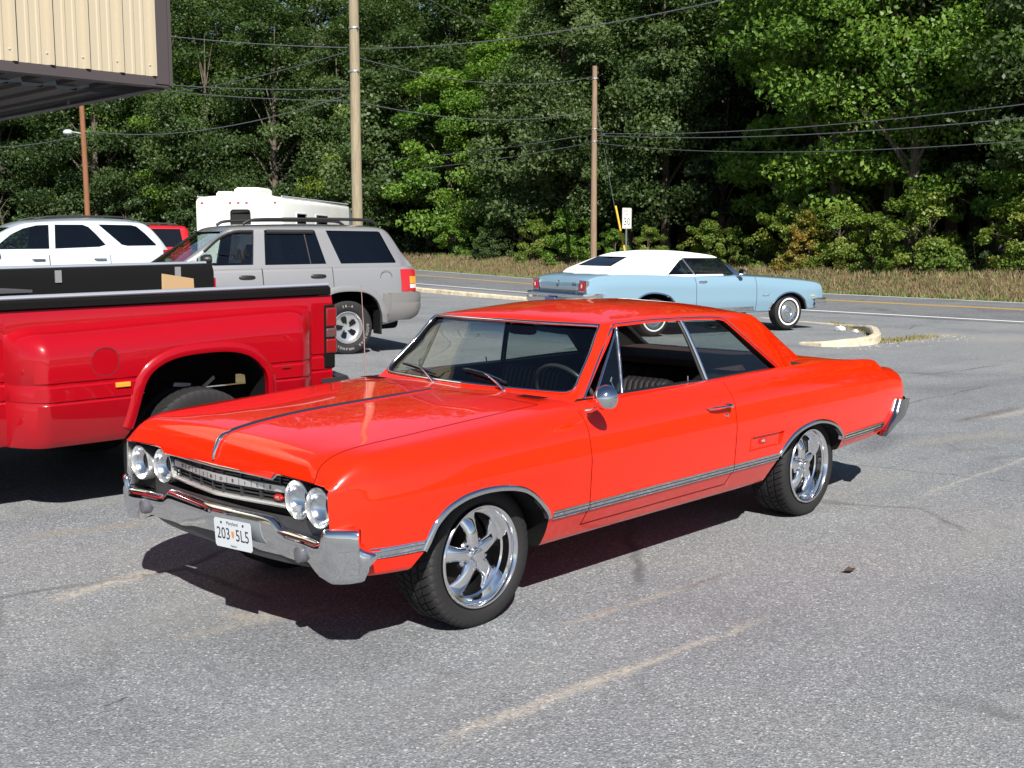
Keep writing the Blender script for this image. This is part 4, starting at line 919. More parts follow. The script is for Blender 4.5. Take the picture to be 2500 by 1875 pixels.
    def brow(x, y, zt, zb, nx, ny, deep=.09):
        zm = (zt+zb)/2
        return [(x+nx*d, y+ny*d, z) for d, z in ((-deep, zt-.010), (-.040, zt+.001), (-.014, zt+.002), (-.003, zt-.006), (.001, zt-.018), (.004, zt-.05 if zt-.05 > zm else (zm+zt)/2), (0, zm-.01), (-.012, zb+.03), (-.022, zb+.008), (-.034, zb), (-deep, zb+.005))]
    for y in plan: half.append(brow(bx(y), y, float(np.interp(y, *zip(*top))), float(np.interp(y, *zip(*bot))), 1, 0))
    for (x, y, zt, zb, nx, ny) in ((.858, .815, .606, .380, .85, .5), (.835, .848, .607, .380, .74, .67), (.812, .882, .608, .384, .72, .69), (.795, .905, .608, .390, .70, .71), (.788, .914, .602, .392, .70, .71), (.786, .917, .540, .393, .70, .71), (.775, .932, .526, .400, .65, .75), (.760, .948, .520, .435, .5, .86), (.742, .958, .517, .480, .3, .95), (.735, .960, .512, .497, .2, .98)):
        half.append(brow(x, y, zt, zb, nx, ny, .045))
    rows = [[(x, -y, z) for x, y, z in r] for r in half[:0:-1]]+half
    bp = MB().grid(rows).build('front_bumper', CHROME, car, 42)
    for s in (1, -1):
        t = MB().lathe([(0, .030), (.020, .030), (.027, .026), (.030, .010), (.031, -.04)], 24, (0, 0, 0), 'x').build('turn_signal', mat('turn_lens', (.16, .16, .18), .12, .5), bp, 40)
        t.location = (.842, s*.622, .474); t.rotation_euler = (0, 0, 0); t.scale = (1, 1.0, 1.25)
    # number plate bolted to the left of centre
    P0 = V3((.905, .055, .0)); mtx = frame_mtx((.900, .205, .490), (-.10, 1, .02), (.06, -.02, 1)) @ Matrix.Diagonal((.80, .84, 1, 1))
    pl = MB(); poly = [(a*.152, b*.0762) for a, b in ((-1, -.85), (-.93, -1), (.93, -1), (1, -.85), (1, .85), (.93, 1), (-.93, 1), (-1, .85))]; pl.prism(poly, 2, -.0015, 0)
    me = pl.mesh('plate'); me.transform(mtx); po = link('number_plate', me, bp, mat('plate_white', (.50, .53, .56), .35), None)
    INK = mat('plate_ink', (.015, .015, .02), .5); off = lambda x, y: mtx @ Matrix.Translation((x, y, .0004))
    put_text('plate_number', '203', .088, off(-.078, -.004), INK, po, .0004, .86); put_text('plate_number', '5L5', .088, off(.078, -.004), INK, po, .0004, .86)
    put_text('plate_state', 'Maryland', .026, off(0, .056), INK, po, .0003); put_text('plate_note', 'Historic', .016, off(0, -.062), INK, po, .0003)
    sh = MB(); sh.prism([(-.011, .018), (.011, .018), (.011, -.006), (0, -.02), (-.011, -.006)], 2, 0, .0005); me = sh.mesh('s'); me.transform(off(0, -.002)); link('plate_emblem', me, po, mat('plate_orange', (.55, .22, .06), .5), None)
    for a in (-.09, .09):
        me = MB().lathe([(0, .003), (.006, .002), (.007, 0)], 10, (a, .056, .0), 'z').mesh('b'); me.transform(mtx); link('plate_bolt', me, po, BLACK, None)
def rear_end(car, body):
    # bumper: bar across the tail, blades that run down and forward along the quarters
    rows = []
    for y, x in [(0, -4.250), (.3, -4.247), (.55, -4.240), (.72, -4.230), (.80, -4.222), (.845, -4.205), (.868, -4.18)]:
        rows.append([(x+.07, y*.97, .640), (x+.012, y, .644), (x, y, .636), (x-.006, y, .59), (x, y, .54), (x+.008, y, .502), (x+.022, y, .495), (x+.07, y*.97, .50)])
    rb = MB().grid([[(a, -b, c) for a, b, c in r] for r in rows[:0:-1]]+rows).build('rear_bumper', CHROME, car, 45)
    for s in (1, -1):
        G = []
        for t in np.linspace(0, 1, 12):
            z = .645-.232*t; xf_ = float(np.interp(t, [0, .4, 1], [-3.985, -3.935, -3.765])); xr_ = float(np.interp(t, [0, .3, .6, .9, 1], [-4.228, -4.205, -4.10, -3.90, -3.80]))
            row = []
            for u, d in ((0, -.01), (.015, .022), (.06, .034), (.5, .040), (.94, .034), (.985, .022), (1, -.14)):
                x = xf_+(xr_-xf_)*u; row.append((x, s*(hull_y(max(x, -4.10), max(z, .47))+d-.22*max(0, -x-4.10)), z-.02*u*(1-t)))
            G.append(row)
        mb = MB().grid(G); mb.add(G[0], [tuple(range(7))]); mb.build('bumper_blade', mat('chrome_dull', (.40, .40, .41), .12, 1.0), rb, 40)
    for s in (1, -1):
        tl = MB().prism([(-4.195, .655), (-4.200, .70), (-4.195, .75), (-4.15, .75), (-4.15, .655)], 1, s*.50, s*.80).build('tail_light', mat('tail_red', (.35, .005, .008), .15, coat=1.0), car, 30)
    pts = [(-3.0, -.35, .30), (-3.3, -.36, .33), (-3.9, -.38, .32)]
    for s in (1, -1): MB().tube([(-2.7, s*.55, .30), (-3.2, s*.58, .34), (-3.85, s*.60, .34)], .028, 12).build('exhaust_pipe', mat('exhaust_steel', (.3, .28, .26), .4, .9), car, 40)
    ax = MB().tube([(-2.921, -.6, .32), (-2.921, .6, .32)], .045, 12); ax.lathe([(0, -.13), (.10, -.10), (.13, 0), (.10, .10), (0, .13)], 20, (-2.921, 0, .32), 'x'); ax.build('rear_axle', WELL, car, 40)
hardtop = build_hardtop()
# ================================================================== generic vehicle tools
def section_fn(L, rads=(0, .25, .06, .08, .10, .06, .03), inner=.70, crown=.012):
    def f(x):
        P = [np.array(pchip(k, x)) for k in L]; P.append(np.array((inner, P[-1][1]-.002))); P.append(np.array((0, P[-1][1])))
        ctrl = [P[0], (P[0]+P[1])/2+np.array((0, crown))]+P[1:]; n = len(ctrl)
        rr = list(rads)+[.04]*(n-len(rads)); rr[-1] = 0
        return rounded(ctrl, rr, [4]*(n-1), 3)
    return f
def green_fn(top, edge, yb, zb, off=0.0, rear=None, r=.06):
    def f(x):
        zt = pchip(top, x)[0]-off; ye, ze = pchip(edge, x); ye -= off; ze -= off*.8; y2 = max(yb-off, ye+.002); z0 = zb
        zt = max(zt, z0+.014); ze = min(max(ze, z0+.007), zt-.004)
        t = min(1, (ze-z0)/.30)
        return rounded([(0, zt), (ye*.55, zt-(zt-ze)*.2), (ye, ze), (ye+(y2-ye)*.5*t, ze-(ze-z0)*.5), (ye+(y2-ye)*t, z0), (0, z0)], [0, .25, r, .12, .01, 0], [4, 4, 3, 3, 4], 3)
    return f
def side_y(sec, x, z):
    s = sec(x); best = 0
    for a, b in zip(s[:-1], s[1:]):
        if a[0] > .5 and (a[1]-z)*(b[1]-z) <= 0 and abs(a[1]-b[1]) > 1e-6: best = max(best, a[0]+(b[0]-a[0])*(z-a[1])/(b[1]-a[1]))
    return best or .9
def pane(sec, poly, s, inset=.015):
    """glass filling a side opening: fan of the polygon laid on the greenhouse side"""
    P = resample(list(poly)+[poly[0]], 40)[:-1]; c = P.mean(0); mb = MB()
    pt = lambda q: (q[0], s*(side_y(sec, q[0], q[1])-inset), q[1])
    rows = [[pt(c+(p-c)*k) for p in list(P)+[P[0]]] for k in (.02, .35, .7, 1.03)]
    return mb.grid(rows)
def simple_wheel(parent, loc, R, W, rim, side, face, name='wheel', tyre_mat=None, tread=False):
    h = W/2
    w = MB().lathe([(rim-.004, h*.8), (rim+.004, h*.97), (rim-.006, h*.98), (rim-.016, h*.85), (rim-.03, h*.6), (rim-.04, 0), (rim-.02, -h*.9)], 40).build(name, face[0], parent, 35); w.location = loc
    if side < 0: w.rotation_euler = (0, 0, math.pi)
    make_tyre(R, W, rim, parent=w, tread=tread, pitches=44, mat_=tyre_mat); face[1](w, h, rim); return w
def tinted(name, tint): return glass(name, tint)
PRIV = glass('privacy_glass', (.03, .035, .045)); PANE = glass('light_glass', (.55, .62, .60))
CLADD = paint('cladding_grey', (.19, .182, .176), .5, .3, .2, .1); SILVER = paint('silver_paint', (.285, .282, .285), .38, .5, 1.0, .08)
# ================================================================== silver wagon
def build_wagon():
    car = thing('station_wagon', 'silver four wheel drive wagon with black roof rack and white lettered tyres', 'car', (-6.884, -9.294, .128), math.radians(-15.4))
    c0 = [(3.50, 0, .95), (3.44, 0, 1.08), (3.2, 0, 1.16), (2.5, 0, 1.25), (2.3, 0, 1.27), (-.95, 0, 1.27), (-1.06, 0, 1.25)]
    c1 = [(3.50, .62, .95), (3.44, .66, 1.07), (3.2, .72, 1.14), (2.5, .76, 1.22), (2.3, .78, 1.26), (-.95, .78, 1.26), (-1.06, .76, 1.24)]
    c2 = [(3.50, .74, .93), (3.44, .78, 1.03), (3.2, .83, 1.10), (2.5, .86, 1.18), (2.3, .87, 1.23), (-.9, .865, 1.25), (-1.06, .80, 1.23)]
    c3 = [(3.50, .80, .88), (3.44, .84, .95), (3.2, .89, .99), (2.3, .915, 1.05), (-.7, .915, 1.06), (-.95, .89, 1.06), (-1.06, .83, 1.06)]
    c4 = [(3.50, .82, .72), (3.2, .915, .78), (2.3, .935, .80), (-.7, .935, .80), (-.95, .91, .80), (-1.06, .85, .80)]
    c5 = [(3.50, .82, .60), (3.2, .91, .58), (2.3, .925, .56), (-.7, .925, .58), (-.95, .90, .62), (-1.06, .85, .62)]
    c6 = [(3.50, .78, .50), (3.2, .86, .44), (2.3, .88, .40), (-.4, .88, .40), (-.7, .86, .44), (-1.06, .82, .58)]
    sec = section_fn([c0, c1, c2, c3, c4, c5, c6])
    hull = with_mats(loft(smooth_steps(3.50, 3.2, 7)[:-1]+smooth_steps(3.2, -.8, 40)[:-1]+smooth_steps(-.8, -1.06, 9), sec).mesh('h'), SILVER)
    def arch(xc): return [(xc+.50, .30), (xc+.49, .58), (xc+.43, .75), (xc+.32, .86), (xc+.15, .905), (xc-.10, .905), (xc-.27, .87), (xc-.40, .77), (xc-.47, .60), (xc-.50, .45), (xc-.52, .30)]
    cuts = []
    for xc in (0, 2.69):
        for s in (1, -1): cuts.append(with_mats(MB().prism([tuple(p) for p in cat(arch(xc), 40)], 1, s*.5, s*1.1).mesh('c'), WELL))
    cuts.append(with_mats(MB().prism([(2.25, .62), (2.35, 1.5), (-.95, 1.5), (-.95, .62)], 1, -.80, .80).mesh('c'), CARPET))
    me = boolean(hull, cuts, None)
    PLN = lambda c, n: (V3(c), V3(n)); doors = []
    for i, (a, b) in enumerate(((1.262, 2.30), (.245, 1.258))):
        for s in (1, -1): doors.append((take_faces(me, lambda c, n, s=s, a=a, b=b: c.y*s > .80 and a < c.x < b and c.z > .52 and c.x > -.2 and n.y*s > -.1 and not (c.x < .55 and c.z < .86 and False), [PLN((a, 0, 0), (1, 0, 0)), PLN((b, 0, 0), (1, 0, 0)), PLN((0, 0, .52), (0, 0, 1))] if s == 1 else ()), a, b, s))
    body = link('body', me, car, None, 30)
    GAP = mat('silver_gap', (.05, .05, .052), .8)
    for dm, a, b, s in doors:
        d = link('door', dm, car, None, 30); seam_from(dm, .006, .002, lambda p: p.z < 1.24).build('door_gap', GAP, d, None, fix=False)
        y = side_y(sec, a+.22, 1.125)
        MB().rings([[(a+.22+dx*1.0, s*(y+.004+oy), 1.125+dz*k) for dx, dz in [(.115*math.copysign(abs(math.cos(t))**.5, math.cos(t))*k, .028*math.sin(t)) for t in np.linspace(0, 6.283, 16, endpoint=False)]] for k, oy in ((1, -.01), (1, .012), (.85, .02))]).build('door_handle', BLACK, d, 40)
    # greenhouse
    top = [(2.50, 1.20), (2.40, 1.28), (1.95, 1.60), (1.66, 1.79), (1.60, 1.815), (1.3, 1.838), (.4, 1.855), (-.4, 1.845), (-.60, 1.825), (-.68, 1.78), (-.90, 1.45), (-1.03, 1.25), (-1.05, 1.2)]
    edge = [(2.50, .84, 1.18), (2.40, .82, 1.26), (1.95, .745, 1.57), (1.66, .70, 1.765), (1.60, .70, 1.788), (1.3, .705, 1.80), (.4, .71, 1.805), (-.4, .70, 1.80), (-.60, .69, 1.785), (-.68, .69, 1.75), (-.90, .75, 1.43), (-1.03, .80, 1.24), (-1.05, .80, 1.19)]
    gs = green_fn(top, edge, .865, 1.20); xs = smooth_steps(2.5, 1.7, 12)[:-1]+smooth_steps(1.7, 1.55, 6)[:-1]+smooth_steps(1.55, -.5, 20)[:-1]+smooth_steps(-.5, -1.05, 14)
    gm = with_mats(loft(xs, gs).mesh('g'), SILVER); hol = with_mats(loft(smooth_steps(2.52, -1.0, 40), green_fn(top, edge, .865, 1.0, .035)).mesh('h'), CARPET)
    front = [(2.14, 1.32), (2.12, 1.38), (1.93, 1.55), (1.72, 1.70), (1.60, 1.745), (1.31, 1.757), (1.37, 1.29), (1.9, 1.285)]
    rearw = [(1.165, 1.757), (.44, 1.757), (.32, 1.292), (1.205, 1.285)]; quart = [(.275, 1.755), (-.53, 1.745), (-.56, 1.73), (-.755, 1.31), (-.745, 1.295), (.10, 1.292)]
    cut = [hol]+[with_mats(MB().prism(p, 1, -1.2, 1.2).mesh('c'), BLACK) for p in (front, rearw, quart)]
    cut.append(with_mats(MB().prism([(-.64, 1.74), (.64, 1.74), (.75, 1.30), (-.75, 1.30)], 0, 1.5, 2.8).mesh('c'), BLACK)); cut.append(with_mats(MB().prism([(-.60, 1.72), (.60, 1.72), (.66, 1.34), (-.66, 1.34)], 0, -.5, -1.3).mesh('c'), BLACK))
    roof = link('roof', boolean(gm, cut, None), car, None, 32)
    for s in (1, -1):
        w1 = pane(gs, front, s).build('front_door_window', PANE, car, 60, fix=False); pane(gs, rearw, s).build('rear_door_window', PRIV, car, 60, fix=False); pane(gs, quart, s).build('quarter_window', PRIV, car, 60, fix=False)
        # door-window divider, wind deflectors
        MB().tube([(.545, s*(side_y(gs, .54, 1.30)-.006), 1.295), (.60, s*(side_y(gs, .6, 1.75)-.006), 1.752)], .011, 6).build('window_divider', BLACK, car, None)
        MB().tube([(x, s*(side_y(gs, x, 1.735)+.016), 1.735) for x in np.linspace(.47, 1.14, 8)], .03, 8, sq=(.5, 1)).build('wind_deflector', BLACK, car, 50)
        MB().tube([(x, s*(side_y(gs, x, z-.02)+.012), z-.01) for x, z in cat([(2.02, 1.48), (1.80, 1.655), (1.60, 1.738), (1.33, 1.75)], 10)], .022, 8, sq=(.5, 1)).build('wind_deflector', BLACK, car, 50)
        # rack rails
        MB().tube([(x, s*.60, z) for x, z in cat([(1.42, 1.84), (1.34, 1.885), (1.1, 1.905), (.4, 1.915), (-.3, 1.91), (-.48, 1.895), (-.56, 1.845)], 24)], .022, 8).build('roof_rail', BLACK, car, 50)
        # flare and lower cladding
        for xc in (0, 2.69):
            P = cat(arch(xc)[1:-1], 36); rows = []
            for i, p in enumerate(P):
                c_ = np.array((xc, .5)); n_ = (p-c_)/np.linalg.norm(p-c_); row = []
                for o, d in ((-.01, -.03), (-.005, .022), (.03, .030), (.075, .020), (.085, .0)):
                    q = p+n_*o; row.append((q[0], s*(side_y(sec, q[0], max(.46, min(1.0, q[1])))+d), q[1]))
                rows.append(row)
            MB().grid(rows).build('wheel_arch_flare', SILVER, body, 45)
        rows = [[(x, s*(side_y(sec, x, z)+d), z) for z, d in ((.83, .0), (.82, .014), (.58, .014), (.46, .004))] for x in np.linspace(.53, 2.15, 12)]
        MB().grid(rows).build('door_cladding', CLADD, body, 40)
        rows = [[(x, s*(side_y(sec, x, z)+d), z) for z, d in ((.87, .0), (.86, .012), (.70, .014), (.56, .008))] for x in np.linspace(-.50, -.98, 6)]
        MB().grid(rows).build('quarter_cladding', CLADD, body, 40)
        # tail lamp wrapping the corner
        tl = [(-.79, 1.222), (-.90, 1.225), (-1.0, 1.222), (-1.055, 1.215)]; rows = []
        for x, zt in tl: rows.append([(x-.006, s*(side_y(sec, x, z)+.008), z) for z in np.linspace(.885, zt-.02, 6)])
        rows.append([(-1.075, s*.70, z) for z in np.linspace(.885, 1.195, 6)])
        t = MB().grid(rows).build('tail_light', mat('wagon_tail', (.42, .012, .015), .15, coat=1.0), car, 50)
        MB().grid([[(x-.008, s*(side_y(sec, x, z)+.011), z) for z in np.linspace(1.0, 1.10, 3)] for x in (-.93, -.98, -1.03, -1.052)]).build('amber_lens', mat('amber_lens', (.75, .28, .03), .2, coat=1.0), t, 50)
        MB().grid([[(x-.008, s*(side_y(sec, x, z)+.011), z) for z in np.linspace(.93, .99, 3)] for x in (-.93, -.98, -1.03, -1.052)]).build('clear_lens', mat('clear_lens', (.6, .55, .55), .2, coat=1.0), t, 50)
        MB().box(-.47, -.45, s*.68, s*.93, .28, .62).build('mud_flap', BLACK, car, None)
    for x in (.95, .05): MB().tube([(x, -.60, 1.905), (x, -.3, 1.925), (x, .3, 1.925), (x, .60, 1.905)], .02, 8, sq=(1.6, .6)).build('rack_crossbar', BLACK, car, 50)
    MB().grid([[(x, y, z-.012-.02*(y/.7)**2) for y in np.linspace(-.77+.10*t, .77-.10*t, 9)] for t, x, z in [(t, 2.39-.72*t, 1.29+.49*t) for t in np.linspace(0, 1, 6)]]).build('windshield', PANE, car, 60, fix=False)
    MB().grid([[(x-.01, y, z-.01) for y in np.linspace(-.68, .68, 7)] for x, z in ((-.70, 1.74), (-.83, 1.55), (-.97, 1.32))]).build('rear_window', PRIV, car, 60, fix=False)
    # squiggle sticker on the driver's window
    q = cat([(1.86, 1.44), (1.70, 1.42), (1.62, 1.43), (1.60, 1.37), (1.575, 1.36), (1.56, 1.45), (1.545, 1.50), (1.53, 1.47), (1.525, 1.38), (1.50, 1.355), (1.475, 1.42), (1.47, 1.48), (1.45, 1.49), (1.445, 1.42), (1.43, 1.40), (1.415, 1.45)], 60)
    MB().tube([(x, side_y(gs, x, z)+.002, z) for x, z in q], .012, 5, sq=(1, .3)).build('window_sticker', WELL, car, None)
    # rear bumper with step, lower valance
    rows = []
    for y, x in [(0, -1.235), (.5, -1.225), (.75, -1.19), (.86, -1.13), (.915, -1.02), (.945, -.85), (.95, -.62)]:
        rows.append([(x+.10, y*.95, .872), (x+.012, y, .868), (x, y, .80), (x+.006, y, .735), (x+.018, y, .722), (x, y, .71), (x+.01, y, .62), (x+.05, y*.985, .53), (x+.14, y*.95, .47)])
    MB().grid([[(a, -b, c) for a, b, c in r] for r in rows[:0:-1]]+rows).build('rear_bumper', CLADD, car, 35)
    MB().tube([(-1.0, .2, .40), (-.5, .35, .40)], .10, 12).build('muffler', WELL, car, 40)
    rows = [[(3.49+.05*(1-abs(u)**3)-dx, u*.88, z) for u in np.linspace(-1, 1, 13)] for z, dx in ((.84, .06), (.82, 0), (.55, .02), (.46, .10))]
    MB().grid(rows).build('front_bumper', CLADD, car, 40)
    for s in (1, -1): MB().box(3.40, 3.5, s*.50, s*.78, .92, 1.05).build('headlight', CLEAR, car, None)
    g = MB()
    for k in range(7): g.box(3.46, 3.515, -.40+k*.115, -.34+k*.115, .90, 1.06)
    g.build('grille', BLACK, car, None)
    fl = MB().lathe([(.088, .004), (.092, .002), (.094, 0)], 32, (-.565, side_y(sec, -.565, 1.095)+.001, 1.095)); fl.build('fuel_door_ring', GAP, body, None)
    def face(w, h, rim):
        MB().lathe([(0, h*.42), (rim-.09, h*.44), (rim-.03, h*.62), (rim-.03, h*.4), (0, h*.3)], 32).build('wheel_hub', mat('alloy_satin', (.72, .72, .72), .3, .9), w, 35)
        pk = MB().prism([(-.026, .068), (.026, .068), (.040, .135), (.028, .158), (-.028, .158), (-.040, .135)], 1, h*.40, h*.62).mesh('p'); nut = MB().lathe([(0, .02), (.01, .018), (.012, 0)], 8).mesh('n')
        for k in range(5):
            a = 2*math.pi*k/5; o = link('wheel_pocket', pk, w, WELL, None); o.rotation_euler = (0, a+.3, 0)
            q = link('lug_nut', nut, w, BLACK, None); q.location = (.058*math.sin(a), h*.42, .058*math.cos(a))
    for s in (1, -1):
        for x in (0, 2.69):
            w = simple_wheel(car, (x, s*.795-.11*s, .385), .385, .25, .225, s, (mat('alloy_satin', (.72, .72, .72), .3, .9), face), tread=True)
            if s > 0:
                WL = mat('white_letters', (.30, .30, .29), .8)
                for txt, mid in (('SR-A', math.pi*.5), ('WRANGLER', math.radians(288)), ('GOODYEAR', math.radians(205))):
                    for i, ch in enumerate(txt):
                        a = mid+(i-(len(txt)-1)/2)*.15; r_ = .305
                        put_text('tyre_letter', ch, .052, frame_mtx((r_*math.cos(a), .1262, r_*math.sin(a)), (-math.sin(a), 0, math.cos(a)), (math.cos(a), 0, math.sin(a))), WL, w, .0008)
    # cabin: seats seen through the glass
    for y in (.38, -.38):
        for xb, nm in ((1.15, 'front_seat'), (.25, 'rear_seat')):
            MB().rings([[(xb+dx+a*math.cos(t)*.06, y+math.sin(t)*w_, z) for t in np.linspace(0, 6.28, 12, endpoint=False)] for dx, z, w_, a in ((.0, .75, .26, 1.2), (-.03, 1.0, .26, 1.2), (-.10, 1.30, .22, 1), (-.13, 1.38, .12, .8), (-.14, 1.52, .12, .8), (-.14, 1.56, .09, .6))]).build(nm, mat('grey_seat', (.16, .16, .16), .8), car, 50)
    MB().tube([(1.83+.16*math.cos(t)*.35, .40+.19*math.sin(t), 1.20+.19*math.cos(t)) for t in np.linspace(0, 6.283, 25)], .015, 6).build('steering_wheel', BLACK, car, 50)
    MB().rings([[(2.05+dx, .98+dy, 1.36+.075*math.sin(t)*k) if False else (2.02+dx, .96+.10*math.cos(t)*k, 1.37+.07*math.sin(t)*k) for t in np.linspace(0, 6.283, 14, endpoint=False)] for dx, dy, k in ((-.03, 0, .95), (.02, 0, 1), (.08, 0, .75), (.10, 0, .4))]).build('door_mirror', BLACK, car, 40)
    return car
build_wagon()
# ================================================================== red dually pickup
def build_pickup():
    PR = paint('pickup_red', (.29, .002, .007), .28, 0, 1.0, .03, (.3, .04, .04))
    t = thing('pickup_truck', 'dark red pickup truck with wide rear fenders and open black lined bed', 'truck', (-.505, -3.545, .033)); t.rotation_euler = (math.radians(-2.5), math.radians(.7), math.radians(-6))
    BL = mat('bed_liner', (.006, .006, .0065), .8, spec=.08); RAIL = mat('bed_rail_alloy', (.36, .39, .44), .4, .5)
    # bed side outer skin with the swelling fender, near and far
    xa, xb = -1.27, 1.25
    def fend(x):   # swell amount along the bed: eased ends, fullest over the wheels
        r_ = min(1.0, max(0.0, (x+1.09)/.22)); f_ = min(1.0, max(0.0, (1.045-x)/.20))
        return math.sin(r_*math.pi/2)**.8*(.86+.14*sstep(-.8, .6, x))*math.sin(f_*math.pi/2)**.8
    def skin(x):
        f = fend(x); k = f*.235; ztop = 1.265-.045*sstep(-.9, .9, x)-.05*(1-f)*(1 if f > 0 else 0)
        P = [(.985, 1.34), (.998, 1.30), (1.0, ztop+.02)]
        for a_ in (12, 30, 50, 70, 90): P.append((1.0+k*math.sin(math.radians(a_))**.9, ztop+.005-.165*(1-math.cos(math.radians(a_)))))
        P += [(1.0+k, .915), (.991+k, .905), (.991+k, .893), (1.0+k, .883), (1.0+k, .80), (.992+k, .795), (.992+k, .785), (1.0+k*.99, .776), (.99+k*.9, .56), (.96+k*.85, .505), (.90, .50)]
        return P
    xs = [xa]+lines(-1.26, -1.095, 5)+lines(-1.088, -.86, 18)+lines(-.83, .82, 38)+lines(.84, 1.046, 20)+[1.12, 1.25]
    arch = [(.45, .30), (.40, .46), (.34, .60), (.295, .76), (.255, .88), (.17, .965), (.03, 1.015), (-.18, 1.030), (-.36, 1.020), (-.49, .980), (-.575, .91), (-.617, .84), (-.635, .70), (-.65, .30)]
    AP = [tuple(p) for p in cat(arch, 60)]
    for s in (1, -1):
        rows = [[(x, s*y, z) for y, z in skin(x)] for x in xs]
        inner = [[(x, s*.86, .50), (x, s*.86, 1.34)] for x in xs]
        R = [r+i for r, i in zip(rows, inner)]
        me = with_mats(MB().rings(R).mesh('b'), PR)
        me = boolean(me, [with_mats(MB().prism(AP, 1, s*.5, s*1.5).mesh('c'), WELL)], None)
        b = link('bed_side', me, t, None, 32)
        # rolled arch lip
        P = [np.array(p) for p in AP if p[1] > .56]; rows = []
        for i, p in enumerate(P):
            tt = P[min(i+1, len(P)-1)]-P[max(i-1, 0)]; tt /= np.linalg.norm(tt); nn = np.array((-tt[1], tt[0])); c_ = np.array((-.17, .5)); nn = nn if nn@(p-c_) > 0 else -nn; row = []
            for o, d in ((-.004, -.04), (-.004, .012), (.02, .020), (.05, .012), (.065, -.004)):
                q = p+nn*o; yy = [pp for pp in skin(q[0])]; ys = [a[0] for a in yy if True]; zz = [a[1] for a in yy]
                yv = float(np.interp(-q[1], [-z for z in zz[:17]], ys[:17])); row.append((q[0], s*(yv+d), q[1]))
            rows.append(row)
        MB().grid(rows).build('arch_lip', PR, b, 45)
        # rail: black cap and bright tube
        MB().grid([[(x, s*y, z) for y, z in ((1.005, 1.345), (1.012, 1.352), (1.012, 1.392+(.045 if s < 0 else 0)), (.995, 1.404+(.045 if s < 0 else 0)), (.88, 1.404+(.045 if s < 0 else 0)), (.852, 1.39), (.852, .84))] for x in lines(xa+.02, 1.25, 12)]).build('rail_cap', BL, b, 35)
        MB().tube([(x, s*.985, 1.417+(.045 if s < 0 else 0)) for x in lines(xa+.03, 1.3, 6)], .022, 10, sq=(1, .75)).build('bed_rail', RAIL, b, 45)
        for k in range(3):
            x = -.95+k*.98; MB().box(x, x+.05, s*.851, s*.842, 1.35, 1.40+(.045 if s < 0 else 0)).build('tonneau_clamp', mat('clamp_grey', (.20, .20, .21), .5), b, None)
        # tail lamp and fender marker
        def lampbox(x0, x1, y0, y1, z0, z1, m, par, nm, bv):
            o = MB().box(x0, x1, s*y0, s*y1, z0, z1).build(nm, m, par, 40); bevel_mesh(o.data, bv, 3); return o
        tl = lampbox(xa-.022, xa+.075, .88, 1.008, .80, 1.275, BL, t, 'tail_light', .02)
        for z0, z1, m_ in ((1.11, 1.25, mat('tail_dark_red', (.22, .01, .012), .12, coat=1.0)), (1.03, 1.10, mat('reverse_smoke', (.10, .05, .05), .15, coat=1.0)), (.915, 1.02, mat('tail_dark_red', (.22, .01, .012), .12, coat=1.0))): lampbox(xa-.030, xa+.058, .895, 1.016, z0, z1, m_, tl, 'tail_lens', .012)
        mk = MB().box(.36, .455, s*1.225, s*1.247, .855, .886).build('side_marker', mat('amber_lens', (.75, .28, .03), .2, coat=1.0), t, None); bevel_mesh(mk.data, .006)
        rm = MB().box(-.80, -.735, s*1.19, s*1.212, .868, .892).build('side_marker', mat('tail_dark_red', (.22, .01, .012), .12, coat=1.0), t, None); bevel_mesh(rm.data, .005)
        if s > 0:
            y0 = 1.232; GP = mat('red_gap', (.08, .003, .004), .8)
            MB().lathe([(.085, .0), (.087, .003), (.091, .003), (.093, .0)], 40, (.513, y0, 1.022)).build('fuel_door_ring', GP, b, 40)
            MB().lathe([(0, .004), (.084, .003), (.085, 0)], 40, (.513, y0, 1.022)).build('fuel_door', PR, b, 40)
    # bed floor, front wall, tailgate, liner
    MB().box(xa+.02, 1.25, -.86, .86, .80, .84).build('bed_floor', BL, t, None); MB().box(1.20, 1.25, -.98, .98, .60, 1.39).build('bed_front', BL, t, None)
    MB().box(xa-.005, xa+.05, -.86, .86, .66, .80).build('bed_sill', PR, t, None)
    for s in (1, -1): MB().prism([(-.70, .84), (-.63, 1.05), (.33, 1.05), (.40, .84)], 1, s*.855, s*.62).build('wheel_housing', BL, t, None)
    rb = MB().rings([[(x+dx, y, z) for dx, z in ((0, .52), (-.05, .53), (-.06, .56), (-.06, .70), (-.04, .73), (.05, .73))] for y, x in ((-1.02, xa+.06), (-.98, xa-.10), (-.7, xa-.14), (.7, xa-.14), (.98, xa-.10), (1.02, xa+.06))]).build('rear_bumper', mat('bumper_dark', (.05, .05, .055), .4, .5), t, 35)
    # cab and nose (mostly beyond the frame)
    c0 = [(1.30, 0, 1.16), (2.9, 0, 1.18), (3.1, 0, 1.20), (4.3, 0, 1.16), (4.62, 0, 1.08), (4.70, 0, .95)]
    c1 = [(1.30, .80, 1.16), (2.9, .80, 1.18), (3.1, .62, 1.19), (4.3, .55, 1.14), (4.62, .52, 1.05), (4.70, .50, .93)]
    c2 = [(1.30, .92, 1.14), (2.9, .92, 1.16), (3.2, .80, 1.06), (4.3, .78, 1.02), (4.62, .74, .98), (4.70, .70, .90)]
    c3 = [(1.30, .99, .95), (3.1, .99, .96), (4.3, .98, .92), (4.62, .92, .90), (4.70, .86, .86)]
    c4 = [(1.30, .99, .62), (4.3, .98, .62), (4.62, .93, .64), (4.70, .88, .66)]; c5 = [(1.30, .94, .50), (4.3, .93, .50), (4.70, .85, .56)]
